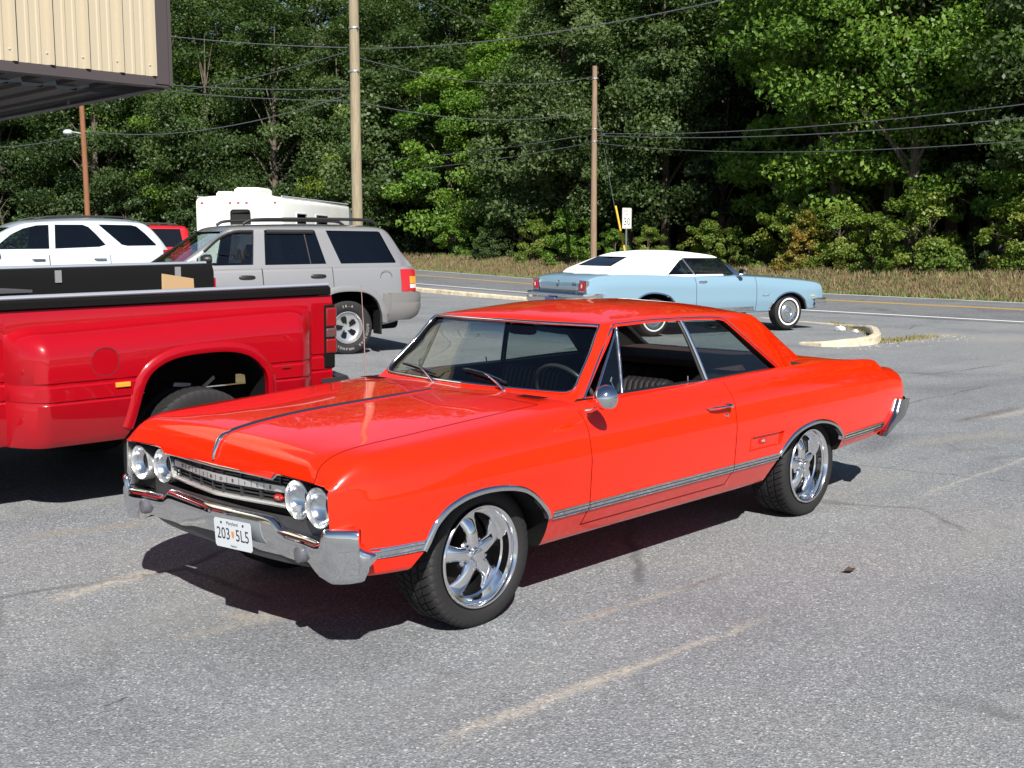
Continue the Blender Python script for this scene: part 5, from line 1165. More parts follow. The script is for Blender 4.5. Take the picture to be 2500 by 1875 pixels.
    sec = section_fn([c0, c1, c2, c3, c4, c5], inner=.6); hull = with_mats(loft(lines(1.30, 4.4, 30)[:-1]+lines(4.4, 4.70, 8), sec).mesh('h'), PR)
    fa = [(4.25, .3), (4.23, .62), (4.08, .84), (3.75, .93), (3.43, .86), (3.26, .64), (3.23, .3)]
    cuts = [with_mats(MB().prism([tuple(p) for p in cat(fa, 30)], 1, s*.5, s*1.1).mesh('c'), WELL) for s in (1, -1)]+[with_mats(MB().box(1.36, 2.95, -.86, .86, .7, 1.6).mesh('c'), CARPET)]
    link('cab', boolean(hull, cuts, None), t, None, 32)
    top = [(1.32, 1.10), (1.36, 1.30), (1.46, 1.78), (1.55, 1.86), (2.0, 1.89), (2.45, 1.85), (2.55, 1.80), (3.1, 1.22), (3.2, 1.1)]; edge = [(1.32, .90, 1.09), (1.36, .88, 1.28), (1.46, .78, 1.75), (1.55, .77, 1.81), (2.0, .77, 1.83), (2.45, .76, 1.80), (2.55, .76, 1.76), (3.1, .86, 1.20), (3.2, .88, 1.09)]
    gs = green_fn(top, edge, .92, 1.12); win = [(1.62, 1.22), (1.68, 1.74), (2.40, 1.74), (2.92, 1.22)]
    rf = link('cab_roof', boolean(with_mats(loft(lines(1.32, 3.2, 40), gs).mesh('g'), PR), [with_mats(loft(lines(1.36, 3.16, 30), green_fn(top, edge, .92, 1.0, .04)).mesh('h'), CARPET), with_mats(MB().prism(win, 1, -1.2, 1.2).mesh('c'), BLACK), with_mats(MB().prism([(-.68, 1.72), (.68, 1.72), (.80, 1.27), (-.80, 1.27)], 0, 2.3, 3.4).mesh('c'), BLACK), with_mats(MB().prism([(-.62, 1.70), (.62, 1.70), (.68, 1.34), (-.68, 1.34)], 0, 1.2, 1.7).mesh('c'), BLACK)], None), t, None, 32)
    for s in (1, -1): pane(gs, win, s).build('door_window', PRIV, t, 60, fix=False)
    MB().grid([[(x, y, z) for y in np.linspace(-.78, .78, 5)] for x, z in ((3.05, 1.25), (2.55, 1.77))]).build('windshield', PANE, t, None, fix=False); MB().grid([[(1.40+k*.07, y, 1.34+.38*k) for y in np.linspace(-.66, .66, 5)] for k in (0, 1)]).build('rear_window', PRIV, t, None, fix=False)
    for s in (1, -1): MB().box(4.62, 4.715, s*.55, s*.84, .86, 1.0).build('headlight', CLEAR, t, None)
    MB().box(4.66, 4.72, -.5, .5, .74, 1.02).build('grille', CHROME, t, None); MB().box(4.70, 4.86, -.98, .98, .50, .70).build('front_bumper', CHROME, t, None)
    def face(w, h, rim): MB().lathe([(0, h*.1), (.06, h*.1), (.07, -h*.2), (rim-.05, -h*.2), (rim-.03, h*.3)], 28).build('wheel_disc', mat('steel_wheel', (.5, .5, .5), .35, .8), w, 35)
    for s in (1, -1):
        for y in (1.055, .80): simple_wheel(t, (-.16, s*y, .385), .385, .225, .21, s, (mat('steel_wheel', (.5, .5, .5), .35, .8), face), tread=(y > 1))
        simple_wheel(t, (3.75, s*.84, .43), .385, .225, .21, s, (mat('steel_wheel', (.5, .5, .5), .35, .8), face))
    ax = MB().tube([(-.16, -1.1, .385), (-.16, 1.1, .385)], .05, 10); ax.lathe([(0, -.16), (.14, -.1), (.17, 0), (.14, .1), (0, .16)], 16, (-.16, 0, .385), 'x'); ax.build('rear_axle', WELL, t, 40)
    fr = MB()
    for s in (1, -1): fr.box(-1.2, 4.4, s*.40, s*.47, .50, .64); 
    fr.build('chassis_rail', WELL, t, None)
    for s in (1, -1):
        for k in range(3): MB().box(-.62, .62, s*.56, s*.63, .40+k*.02, .415+k*.02).build('leaf_spring', mat('rusty_spring', (.09, .07, .06), .8), t, None)
    # scraps of light tape hanging in the wheel well
    for k, (x, z, w_, a) in enumerate(((-.12, .775, .15, .12), (-.30, .765, .16, -.55), (.26, .70, .07, .9))):
        me = MB().add([(-w_/2, 0, -.014), (w_/2, .01, -.010), (w_/2*.9, .01, .016), (-w_/2, 0, .012)], [(0, 1, 2, 3)]).mesh('s'); o = link('mud_guard_scrap', me, t, mat('scrap_plastic', (.45, .45, .43), .7), None); o.location = (x, .93, z); o.rotation_euler = (0, -a, .2)
    return t
pk = build_pickup()
# cardboard in the truck bed
def bed_item(name, label, cat_, poly, loc, rot, m, th=.006):
    me = MB().prism(poly, 1, -th/2, th/2).mesh('c'); o = link(name, me, None, m, None); o.location = loc; o.rotation_euler = rot; return tag(o, label, cat_)
_c = Matrix.Rotation(math.radians(-6), 4, 'Z'); _o = V3((-.505, -3.545, .03))
pl = lambda x, y, z: tuple(_o+_c @ V3((x, y, z)))
CARD = mat('cardboard', (.48, .31, .16), .85)
cb = thing('cardboard_box', 'flattened brown cardboard box standing in the pickup bed', 'box', pl(-.62, -.15, .84), math.radians(12))
MB().prism([(-.17, 0), (.17, 0), (.155, .62), (-.15, .575)], 1, -.008, .008).build('panel', CARD, cb, None); MB().prism([(-.17, 0), (.17, 0), (.17, .40), (-.17, .40)], 1, -.32, -.31).build('panel', CARD, cb, None)
MB().box(-.172, -.164, -.31, 0, 0, .40).build('panel', CARD, cb, None)
db = thing('storage_bin', 'dark grey plastic bin inside the pickup bed', 'bin', pl(.62, -.45, .84), math.radians(4))
MB().prism([(-.30, 0), (.20, 0), (.20, .50), (-.12, .50)], 1, -.2, .2).build('bin_body', mat('bin_grey', (.06, .06, .065), .7), db, None); MB().box(-.14, .22, -.22, .22, .50, .52).build('bin_lid', mat('bin_grey', (.06, .06, .065), .7), db, None)
# ================================================================== pale blue convertible
def build_blue():
    PB = paint('pale_blue_paint', (.165, .265, .335), .3, .0, .9, .04); WHT = mat('white_vinyl', (.78, .77, .72), .55); n, l, b = nodes(WHT); tt = noise_node(n, l, 60, 3); bump(n, l, b, tt.outputs['Fac'], .15, .004)
    t = thing('convertible_car', 'pale blue long convertible with raised white soft top and whitewall tyres', 'car', (-16.81, -8.02, .005), math.radians(163))
    c0 = [(.86, 0, .84), (.84, 0, .91), (.6, 0, .965), (0, 0, 1.03), (-1.1, 0, 1.10), (-1.3, 0, 1.10), (-3.9, 0, 1.16), (-4.4, 0, 1.14), (-4.68, 0, 1.08), (-4.75, 0, .98)]
    c1 = [(.86, .74, .83), (.84, .76, .89), (.6, .78, .945), (0, .78, 1.00), (-1.1, .78, 1.07), (-1.3, .80, 1.08), (-3.9, .78, 1.15), (-4.4, .74, 1.13), (-4.68, .72, 1.07), (-4.75, .72, .97)]
    c2 = [(.86, .88, .81), (.84, .90, .865), (.6, .915, .915), (0, .92, .97), (-1.1, .92, 1.045), (-2.3, .91, 1.06), (-3.2, .92, 1.10), (-3.9, .91, 1.12), (-4.4, .89, 1.11), (-4.68, .88, 1.05), (-4.75, .87, .96)]
    c3 = [(.86, .94, .74), (.84, .955, .775), (.6, .965, .80), (0, .975, .82), (-1.1, .98, .90), (-2.3, .98, .92), (-3.2, .995, .95), (-3.9, .985, .96), (-4.4, .96, .95), (-4.75, .92, .88)]
    c4 = [(.86, .92, .58), (.6, .965, .58), (0, .985, .58), (-2.3, .985, .58), (-3.2, .995, .60), (-4.4, .965, .62), (-4.75, .93, .66)]
    c5 = [(.86, .86, .42), (.6, .92, .38), (0, .94, .36), (-2.3, .94, .36), (-3.2, .94, .38), (-4.4, .92, .44), (-4.75, .89, .52)]
    sec = section_fn([c0, c1, c2, c3, c4, c5], rads=(0, .25, .05, .035, .06, .05, .03), inner=.75)
    hull = with_mats(loft(lines(.86, .6, 8)[:-1]+lines(.6, -4.4, 50)[:-1]+lines(-4.4, -4.75, 9), sec).mesh('h'), PB)
    fa = [(.44, .25), (.42, .42), (.34, .56), (.20, .665), (.02, .715), (-.16, .705), (-.32, .645), (-.43, .56), (-.53, .44), (-.56, .25)]; ra = [(-2.80, .25), (-2.83, .50), (-2.92, .65), (-3.05, .73), (-3.3, .775), (-3.5, .765), (-3.66, .70), (-3.76, .60), (-3.80, .45), (-3.80, .25)]
    cuts = [with_mats(MB().prism([tuple(p) for p in cat(a, 40)], 1, s*.5, s*1.2).mesh('c'), WELL) for a in (fa, ra) for s in (1, -1)]+[with_mats(MB().box(-1.25, -3.3, -.82, .82, .5, 1.5).mesh('c'), CARPET)]
    me = boolean(hull, cuts, None); PLN = lambda c, n: (V3(c), V3(n)); ds = []
    for s in (1, -1): ds.append(take_faces(me, lambda c, n, s=s: c.y*s > .80 and -2.36 < c.x < -.90 and c.z > .40 and n.y*s > -.1, [PLN((-2.36, 0, 0), (1, 0, 0)), PLN((-.90, 0, 0), (1, 0, 0)), PLN((0, 0, .40), (0, 0, 1))] if s == 1 else ()))
    body = link('body', me, t, None, 30); BG = mat('blue_gap', (.06, .09, .11), .8)
    for s, dm in zip((1, -1), ds):
        d = link('door', dm, t, None, 30); seam_from(dm, .007, .002, lambda p: p.z < 1.05).build('door_gap', BG, d, None, fix=False); y = side_y(sec, -2.2, .965)
        MB().rings([[(-2.20+dx*k, s*(y+o), .965+dz*k) for dx, dz in [(.10*math.copysign(abs(math.cos(a))**.5, math.cos(a)), .025*math.sin(a)) for a in np.linspace(0, 6.283, 14, endpoint=False)]] for k, o in ((1, -.01), (1, .015), (.8, .022))]).build('door_handle', CHROME, d, 40)
        m_ = MB().tube([(-1.36, s*.93, 1.06), (-1.33, s*1.0, 1.10)], .015, 8); m_.rings([[(-1.34+dx, s*(1.05+.075*math.cos(a)*k), 1.145+.055*math.sin(a)*k) for a in np.linspace(0, 6.283, 12, endpoint=False)] for dx, k in ((-.02, 1), (.02, 1), (.06, .7), (.07, .3))]); m_.build('door_mirror', CHROME, d, 40)
        MB().grid([[(x, s*(side_y(sec, x, z)+.004), z) for z in (.40, .475)] for x in lines(-.95, -2.3, 8)]).build('rocker_moulding', CHROME, d, None)
        for p_ in (fa, ra):
            P = [q for q in cat(p_, 34) if q[1] > .38]; rows = []; cc = np.array((np.mean([q[0] for q in P]), .35))
            for q in P:
                n_ = (q-cc)/np.linalg.norm(q-cc); rows.append([(*(q+n_*o)[:1], s*(side_y(sec, q[0], max(.45, q[1]))+dd), (q+n_*o)[1]) for o, dd in ((-.01, -.02), (0, .012), (.025, .006))])
            MB().grid(rows).build('wheel_arch_trim', CHROME, body, 45)
    # soft top: skin with side and rear windows
    top = [(-1.12, 1.06), (-1.20, 1.12), (-1.62, 1.44), (-1.70, 1.475), (-1.85, 1.50), (-2.3, 1.545), (-2.9, 1.555), (-3.35, 1.53), (-3.55, 1.475), (-3.9, 1.33), (-4.12, 1.22), (-4.2, 1.14)]
    edge = [(-1.12, .84, 1.05), (-1.20, .83, 1.11), (-1.62, .72, 1.40), (-1.70, .715, 1.435), (-1.85, .72, 1.455), (-2.3, .74, 1.465), (-2.9, .745, 1.46), (-3.35, .735, 1.44), (-3.55, .73, 1.40), (-3.9, .75, 1.29), (-4.12, .78, 1.20), (-4.2, .79, 1.13)]
    gs = green_fn(top, edge, .90, 1.07, r=.10); xs = lines(-1.12, -1.75, 14)[:-1]+lines(-1.75, -3.3, 18)[:-1]+lines(-3.3, -4.2, 14)
    side = [(-1.36, 1.10), (-1.66, 1.405), (-2.50, 1.412), (-2.62, 1.37), (-2.96, 1.11)]; rw = [(-.48, 1.44), (.48, 1.44), (.55, 1.27), (-.55, 1.27)]
    hol = with_mats(loft(lines(-1.0, -4.1, 36), green_fn(top, edge, .90, .9, .03)).mesh('h'), CARPET)
    g = boolean(with_mats(loft(xs, gs).mesh('g'), WHT), [hol, with_mats(MB().prism(side, 1, -1.3, 1.3).mesh('c'), WHT), with_mats(MB().prism([(-.68, 1.40), (.68, 1.40), (.78, 1.10), (-.78, 1.10)], 0, -.9, -1.75).mesh('c'), CHROME), with_mats(MB().prism(rw, 0, -3.4, -4.5).mesh('c'), BLACK)], None)
    fr = take_faces(g, lambda c, n: c.x > -1.66, [PLN((-1.66, 0, 0), (1, 0, 0))]); st = link('soft_top', g, t, None, 35); pf = link('windshield_frame', fr, t, [CHROME], 35)
    for i in range(len(fr.polygons)): fr.polygons[i].material_index = 0
    MB().grid([[(x+.0, y, z-.012) for y in np.linspace(-.46, .46, 6)] for x, z in ((-3.60, 1.452), (-3.80, 1.368), (-4.02, 1.268))]).build('rear_window', PRIV, t, None, fix=False)
    MB().grid([[(x, y*w_, z-.015) for y in np.linspace(-1, 1, 7)] for x, z, w_ in ((-1.24, 1.14, .79), (-1.62, 1.43, .69))]).build('windshield', PANE, t, None, fix=False)
    dk = glass('blue_car_glass', (.20, .24, .24))
    for s in (1, -1):
        pane(gs, side, s, .01).build('side_window', dk, t, 60, fix=False)
        MB().tube([(-2.32, s*(side_y(gs, -2.3, 1.10)), 1.09), (-2.44, s*side_y(gs, -2.4, 1.25), 1.25), (-2.54, s*side_y(gs, -2.5, 1.41), 1.41)], .014, 6).build('window_frame', CHROME, t, 45)
        MB().tube([(x, s*(side_y(sec, x, 1.06)-.05), 1.085+.01*(-x-1.3)/2) for x in lines(-1.3, -3.0, 10)], .012, 6).build('belt_moulding', CHROME, t, 45)
        # front corner: bumper end, marker, script
        MB().box(.50, .62, s*(side_y(sec, .55, .655)-.01), s*(side_y(sec, .55, .655)+.006), .635, .665).build('side_marker', mat('amber_dull', (.45, .33, .15), .3), t, None)
        q = cat([(-.78, .66), (-.74, .70), (-.73, .67), (-.70, .68), (-.68, .665), (-.65, .685), (-.62, .67), (-.60, .69), (-.58, .71)], 24)
        MB().tube([(x, s*(side_y(sec, x, z)+.003), z) for x, z in q], .006, 5).build('fender_script', CHROME, t, None)
        tl = MB().rings([[(-4.755+dx, s*(.80+dy*k), .93+dz*k) for dy, dz in ((-.135, -.10), (.09, -.10), (.11, .09), (-.09, .10))] for dx, k in ((.06, 1.05), (-.012, 1.05), (-.02, .94))]).build('tail_light', CHROME, t, 30)
        MB().rings([[(-4.778+dx, s*(.80+dy*k), .93+dz*k) for dy, dz in ((-.125, -.09), (.08, -.09), (.10, .08), (-.08, .09))] for dx, k in ((.02, 1), (-.004, .95), (-.008, .85))]).build('tail_lens', mat('tail_red', (.35, .005, .008), .15, coat=1.0), tl, 30)
        MB().rings([[(-4.788+dx, s*(.80+.02*math.cos(a)), .93+.035*math.sin(a)) for a in np.linspace(0, 6.283, 10, endpoint=False)] for dx in (.01, -.003)]).build('reverse_lens', mat('clear_lens', (.6, .55, .55), .2, coat=1.0), tl, 30)
    MB().box(-4.775, -4.74, -.62, .62, .855, .905).build('trunk_applique', mat('brushed_trim', (.5, .52, .55), .35, .8), t, None)
    MB().rings([[(-4.775+dx, .03*math.cos(a)*k, .985+.035*math.sin(a)*k) for a in np.linspace(0, 6.283, 8, endpoint=False)] for dx, k in ((.02, 1), (0, 1), (-.006, .5))]).build('trunk_emblem', CHROME, t, 30)
    put_text('trunk_script', 'Olds', .07, frame_mtx((-4.757, -.52, .97), (0, -1, 0), (0, 0, 1)), CHROME, t, .002)
    def bump_rows(xc, d, ztop, zbot, ends):
        rows = []
        for y, dx in ends: x = xc-d*dx; rows.append([(x-d*.09, y*.98, ztop-.004), (x-d*.01, y, ztop), (x, y, ztop-.02), (x-d*.012, y, ztop-.075), (x-d*.02, y, ztop-.085), (x+d*.012, y, ztop-.10), (x+d*.008, y, zbot+.03), (x-d*.02, y, zbot), (x-d*.09, y, zbot+.01)])
        return [[(a, -b, c) for a, b, c in r] for r in rows[:0:-1]]+rows
    rbm = MB().grid(bump_rows(-4.93, -1, .80, .60, [(0, 0), (.5, .01), (.85, .03), (.97, .07), (1.01, .15), (1.015, .45)])).build('rear_bumper', CHROME, t, 30)
    MB().box(-4.955, -4.94, -.16, .16, .63, .72).build('number_plate', mat('plate_blue_grey', (.10, .10, .22), .5), rbm, None)
    MB().grid(bump_rows(1.0, 1, .60, .43, [(0, 0), (.5, .01), (.85, .03), (.96, .07), (.995, .13), (1.0, .40)])).build('front_bumper', CHROME, t, 30)
    gr = MB()
    for k in range(14): gr.box(.85, .885, -.60+k*.09, -.575+k*.09, .60, .76)
    gr.build('grille', CHROME, t, None)
    for s in (1, -1):
        for y in (.68, .84): MB().lathe([(.075, .03), (.08, .0), (.06, .035), (0, .045)], 18, (.85, s*y, .70), 'x').build('headlight', CLEAR, t, 40)
    WW = mat('whitewall', (.75, .75, .72), .6)
    def face(w, h, rim):
        MB().lathe([(0, h*.98), (.03, h*.97), (.095, h*.80), (.10, h*.84), (.13, h*.86), (.15, h*.70), (rim-.012, h*.82), (rim-.004, h*.80)], 32).build('wheel_cover', mat('wheel_cover_steel', (.62, .64, .66), .22, .95), w, 35)
        MB().lathe([(rim+.032, h*1.012), (rim+.036, h*1.016), (rim+.058, h*1.016), (rim+.062, h*1.010)], 40).build('whitewall_band', WW, w, None)
    for s in (1, -1):
        for x in (0, -3.27): simple_wheel(t, (x, s*.80, .345), .345, .22, .205, s, (CHROME, face))
    # seats behind the glass
    for y in (.40, -.40):
        MB().rings([[(-2.25+dx+.07*math.cos(a), y+w_*math.sin(a), z) for a in np.linspace(0, 6.283, 12, endpoint=False)] for dx, z, w_ in ((0, .7, .30), (-.08, 1.05, .30), (-.12, 1.18, .26), (-.13, 1.22, .15))]).build('front_seat', mat('pale_seat', (.45, .48, .48), .6), t, 50)
    return t
build_blue()
# ================================================================== white crossover, boxy wagons
def build_suv(name, label, org, head, PM, kind='round', full=True):
    t = thing(name, label, 'car', org, math.radians(head)); GAPM = mat('dark_gap', (.06, .06, .065), .8)
    if kind == 'round':
        xr, xf = -1.30, 3.45
        c0 = [(3.45, 0, .85), (3.35, 0, 1.0), (3.0, 0, 1.12), (2.25, 0, 1.25), (2.1, 0, 1.30), (-1.0, 0, 1.36), (-1.25, 0, 1.34), (-1.32, 0, 1.30)]
        c1 = [(3.45, .60, .84), (3.35, .66, .98), (3.0, .70, 1.10), (2.25, .76, 1.22), (2.1, .80, 1.29), (-1.0, .78, 1.35), (-1.25, .72, 1.33), (-1.32, .68, 1.28)]
        c2 = [(3.45, .74, .82), (3.35, .80, .92), (3.0, .86, 1.02), (2.25, .90, 1.16), (2.1, .90, 1.25), (-.9, .89, 1.32), (-1.2, .82, 1.30), (-1.32, .74, 1.26)]
        c3 = [(3.45, .82, .72), (3.35, .88, .80), (3.0, .93, .90), (2.1, .955, 1.03), (-.8, .955, 1.08), (-1.15, .90, 1.08), (-1.32, .80, 1.06)]
        c4 = [(3.45, .84, .60), (3.0, .95, .62), (-.8, .96, .64), (-1.15, .92, .66), (-1.32, .84, .68)]; c5 = [(3.45, .78, .42), (3.0, .88, .36), (-.8, .88, .36), (-1.32, .80, .50)]
        top = [(2.25, 1.22), (2.1, 1.32), (1.55, 1.66), (1.25, 1.79), (1.1, 1.825), (.5, 1.87), (0, 1.885), (-.5, 1.875), (-.82, 1.845), (-.90, 1.81), (-1.10, 1.58), (-1.27, 1.30), (-1.3, 1.25)]
        edge = [(2.25, .88, 1.20), (2.1, .87, 1.30), (1.55, .79, 1.61), (1.25, .745, 1.74), (1.1, .74, 1.77), (.5, .735, 1.80), (0, .735, 1.805), (-.5, .725, 1.795), (-.82, .70, 1.77), (-.90, .695, 1.74), (-1.10, .72, 1.54), (-1.27, .74, 1.28), (-1.3, .74, 1.23)]
        wins = [([(1.70, 1.33), (1.60, 1.44), (1.42, 1.58), (1.22, 1.68), (1.0, 1.735), (.80, 1.745), (.83, 1.335)], PANE), ([(.70, 1.748), (.24, 1.75), (.14, 1.71), (.02, 1.58), (-.12, 1.40), (0, 1.365), (.735, 1.338)], PRIV), ([(-.03, 1.755), (-.60, 1.748), (-.70, 1.725), (-.84, 1.60), (-1.02, 1.40), (-1.0, 1.385), (-.50, 1.38), (-.40, 1.40)], PRIV)]
        zb, wb = 1.22, 2.70; axle = -.35
        doors = ((.85, 1.75), (-.17, .846))
    else:
        xr, xf = -1.05, 3.35
        c0 = [(3.35, 0, .95), (3.30, 0, 1.05), (2.3, 0, 1.14), (2.2, 0, 1.18), (-1.0, 0, 1.20), (-1.06, 0, 1.18)]; c1 = [(3.35, .62, .95), (3.30, .66, 1.04), (2.3, .70, 1.12), (2.2, .78, 1.17), (-1.0, .78, 1.19), (-1.06, .76, 1.17)]
        c2 = [(3.35, .76, .93), (3.30, .80, 1.0), (2.3, .84, 1.08), (2.2, .86, 1.14), (-1.0, .85, 1.17), (-1.06, .82, 1.15)]; c3 = [(3.35, .82, .86), (2.2, .91, .98), (-1.0, .90, 1.0), (-1.06, .86, 1.0)]; c4 = [(3.35, .82, .6), (2.2, .91, .6), (-1.06, .87, .62)]; c5 = [(3.35, .78, .45), (2.2, .86, .42), (-1.06, .82, .5)]
        top = [(2.35, 1.12), (2.28, 1.20), (1.72, 1.78), (1.62, 1.84), (.4, 1.88), (-.85, 1.85), (-.94, 1.80), (-1.03, 1.20), (-1.05, 1.15)]; edge = [(2.35, .84, 1.10), (2.28, .83, 1.18), (1.72, .72, 1.74), (1.62, .71, 1.79), (.4, .71, 1.81), (-.85, .70, 1.80), (-.94, .70, 1.76), (-1.03, .80, 1.18), (-1.05, .80, 1.13)]
        wins = [([(2.05, 1.22), (1.68, 1.70), (1.25, 1.74), (1.25, 1.22)], PRIV), ([(1.12, 1.74), (.38, 1.75), (.38, 1.22), (1.12, 1.22)], PRIV), ([(.22, 1.75), (-.74, 1.74), (-.82, 1.22), (.22, 1.22)], PRIV)]
        zb, wb, axle = 1.12, 2.6, 0; doors = ((1.19, 2.2), (.30, 1.186))
    sec = section_fn([c0, c1, c2, c3, c4, c5]); gs = green_fn(top, edge, pchip(c2, .5)[0], zb)
    hull = with_mats(loft(lines(xf, xr, 50), sec).mesh('h'), PM); arch = lambda xc: [(xc+.44, .25), (xc+.42, .55), (xc+.30, .74), (xc+.1, .81), (xc-.1, .81), (xc-.30, .74), (xc-.42, .55), (xc-.44, .25)]
    cuts = [with_mats(MB().prism([tuple(p) for p in cat(arch(xc), 30)], 1, s*.5, s*1.2).mesh('c'), WELL) for xc in (axle, axle+wb) for s in (1, -1)]+[with_mats(MB().box(xr+.15, 1.9, -.80, .80, .6, 1.6).mesh('c'), CARPET)]
    me = boolean(hull, cuts, None); PLN = lambda c, n: (V3(c), V3(n)); dd = []
    for a, b in doors:
        for s in (1, -1): dd.append((take_faces(me, lambda c, n, s=s, a=a, b=b: c.y*s > .80 and a < c.x < b and c.z > .45 and n.y*s > -.1, [PLN((a, 0, 0), (1, 0, 0)), PLN((b, 0, 0), (1, 0, 0)), PLN((0, 0, .45), (0, 0, 1))] if s == 1 else ()), a, b, s))
    body = link('body', me, t, None, 30)
    for dm, a, b, s in dd:
        d = link('door', dm, t, None, 30); seam_from(dm, .006, .002, lambda p: p.z < 1.22).build('door_gap', GAPM, d, None, fix=False); zz = 1.155 if kind == 'round' else 1.05; y = side_y(sec, a+.18, zz)
        MB().tube([(a+.07, s*y, zz), (a+.09, s*(y+.03), zz), (a+.25, s*(y+.03), zz), (a+.27, s*y, zz)], .016, 8).build('door_handle', BLACK if kind != 'round' else CHROME, d, 40)
    cut = [with_mats(loft(lines(top[0][0]+.02, top[-1][0]+.05, 36), green_fn(top, edge, pchip(c2, .5)[0], zb-.2, .035)).mesh('h'), CARPET)]+[with_mats(MB().prism(w, 1, -1.3, 1.3).mesh('c'), BLACK) for w, _ in wins]
    fw = top[1][0]; cut.append(with_mats(MB().prism([(-.62, 1.70), (.62, 1.70), (.74, zb+.14), (-.74, zb+.14)], 0, 1.2, 3).mesh('c'), BLACK)); cut.append(with_mats(MB().prism([(-.58, 1.72), (.58, 1.72), (.62, zb+.18), (-.62, zb+.18)], 0, -.75, -1.6).mesh('c'), BLACK))
    link('roof', boolean(with_mats(loft(lines(top[0][0], top[-1][0], 70), gs).mesh('g'), PM), cut, None), t, None, 32)
    for s in (1, -1):
        for w, gm_ in wins: pane(gs, w, s, .012).build('side_window', gm_, t, 60, fix=False)
        z0, z1 = (1.16, 1.31) if kind == 'round' else (.75, 1.1)
        xs_ = (-1.12, -1.18, -1.24, -1.29) if kind == 'round' else (-.95, -1.0, -1.05)
        MB().grid([[(x, s*(side_y(sec, x, min(z, 1.24))+.008), z) for z in lines(z0, z1, 5)] for x in xs_]).build('tail_light', mat('tail_red', (.35, .005, .008), .15, coat=1.0), t, 45)
        MB().box(xf-.12, xf-.02, s*.48, s*.74, .80, .93).build('headlight', CLEAR, t, None)
        MB().tube([(x, s*.60, pchip(edge, x)[1]+.075+(.02 if -.6 < x < .9 else -.02)) for x in lines(1.0, -.7, 9)], .016, 6).build('roof_rail', BLACK, t, 40)
        MB().rings([[(1.72+dx, s*(.99+.11*math.cos(a)*k), 1.35+.075*math.sin(a)*k) for a in np.linspace(0, 6.283, 12, endpoint=False)] for dx, k in ((-.03, .95), (.02, 1), (.08, .7))]).build('door_mirror', BLACK, t, 40)
    x1, z1 = (-.92, 1.78) if kind == 'round' else (-.96, 1.76); x2, z2 = (-1.24, 1.36) if kind == 'round' else (-1.04, 1.28)
    MB().grid([[(x1+(x2-x1)*k, y, z1+(z2-z1)*k) for y in lines(-.62, .62, 5)] for k in (0, .5, 1)]).build('rear_window', PRIV, t, None, fix=False)
    MB().grid([[(x, y, z) for y in lines(-.70, .70, 5)] for x, z in ((top[1][0]-.02, zb+.12), (1.5 if kind == 'round' else 1.76, 1.68 if kind == 'round' else 1.72))]).build('windshield', PANE, t, None, fix=False)
    for nm, x, sg in (('rear_bumper', xr, -1), ('front_bumper', xf, 1)):
        MB().grid([[(x+sg*(.08-.22*abs(u)**4)+sg*dx, u*.88, z) for u in lines(-1, 1, 13)] for z, dx in ((.78, -.06), (.76, 0), (.50, .01), (.42, -.08))]).build(nm, PM if kind == 'round' else BLACK, t, 40)
    def face(w, h, rim): MB().lathe([(0, h*.5), (.05, h*.5), (rim-.05, h*.35), (rim-.02, h*.6)], 24).build('wheel_disc', mat('alloy_satin', (.72, .72, .72), .3, .9), w, 35)
    for s in (1, -1):
        for x in (axle, axle+wb): simple_wheel(t, (x, s*.80, .36), .36, .23, .215, s, (mat('alloy_satin', (.72, .72, .72), .3, .9), face))
    for y in (.38, -.38): MB().rings([[(.55+dx+.07*math.cos(a), y+w_*math.sin(a), z) for a in np.linspace(0, 6.283, 12, endpoint=False)] for dx, z, w_ in ((0, .8, .25), (-.08, 1.3, .23), (-.12, 1.42, .12), (-.13, 1.60, .11), (-.13, 1.63, .06))]).build('front_seat', mat('grey_seat', (.16, .16, .16), .8), t, 50)
    return t
WPEARL = paint('pearl_white', (.56, .62, .645), .3, .2, 1.0, .02)
build_suv('sport_utility_car', 'pearl white crossover with raked rear quarter windows parked behind the pickup bed', (-6.329, -15.589, .275), -11.85, WPEARL)
def LDp(L, D): p = C2+R2*L+F2*D; return float(p[0]), float(p[1])
x, y = LDp(-10.6, 34); build_suv('utility_wagon', 'bright red boxy utility wagon half hidden behind the white camper', (x, y, float(hz(x, y))+.05), -25, paint('bright_red_paint', (.50, .006, .012), .3, 0, 1, .03), 'box')
x, y = LDp(-14.5, 27.5); build_suv('utility_wagon', 'dark charcoal boxy wagon with roof rack beyond the white crossover', (x, y, float(hz(x, y))+.02), -20, paint('charcoal_paint', (.02, .02, .024), .35, 0, 1, .05), 'box')
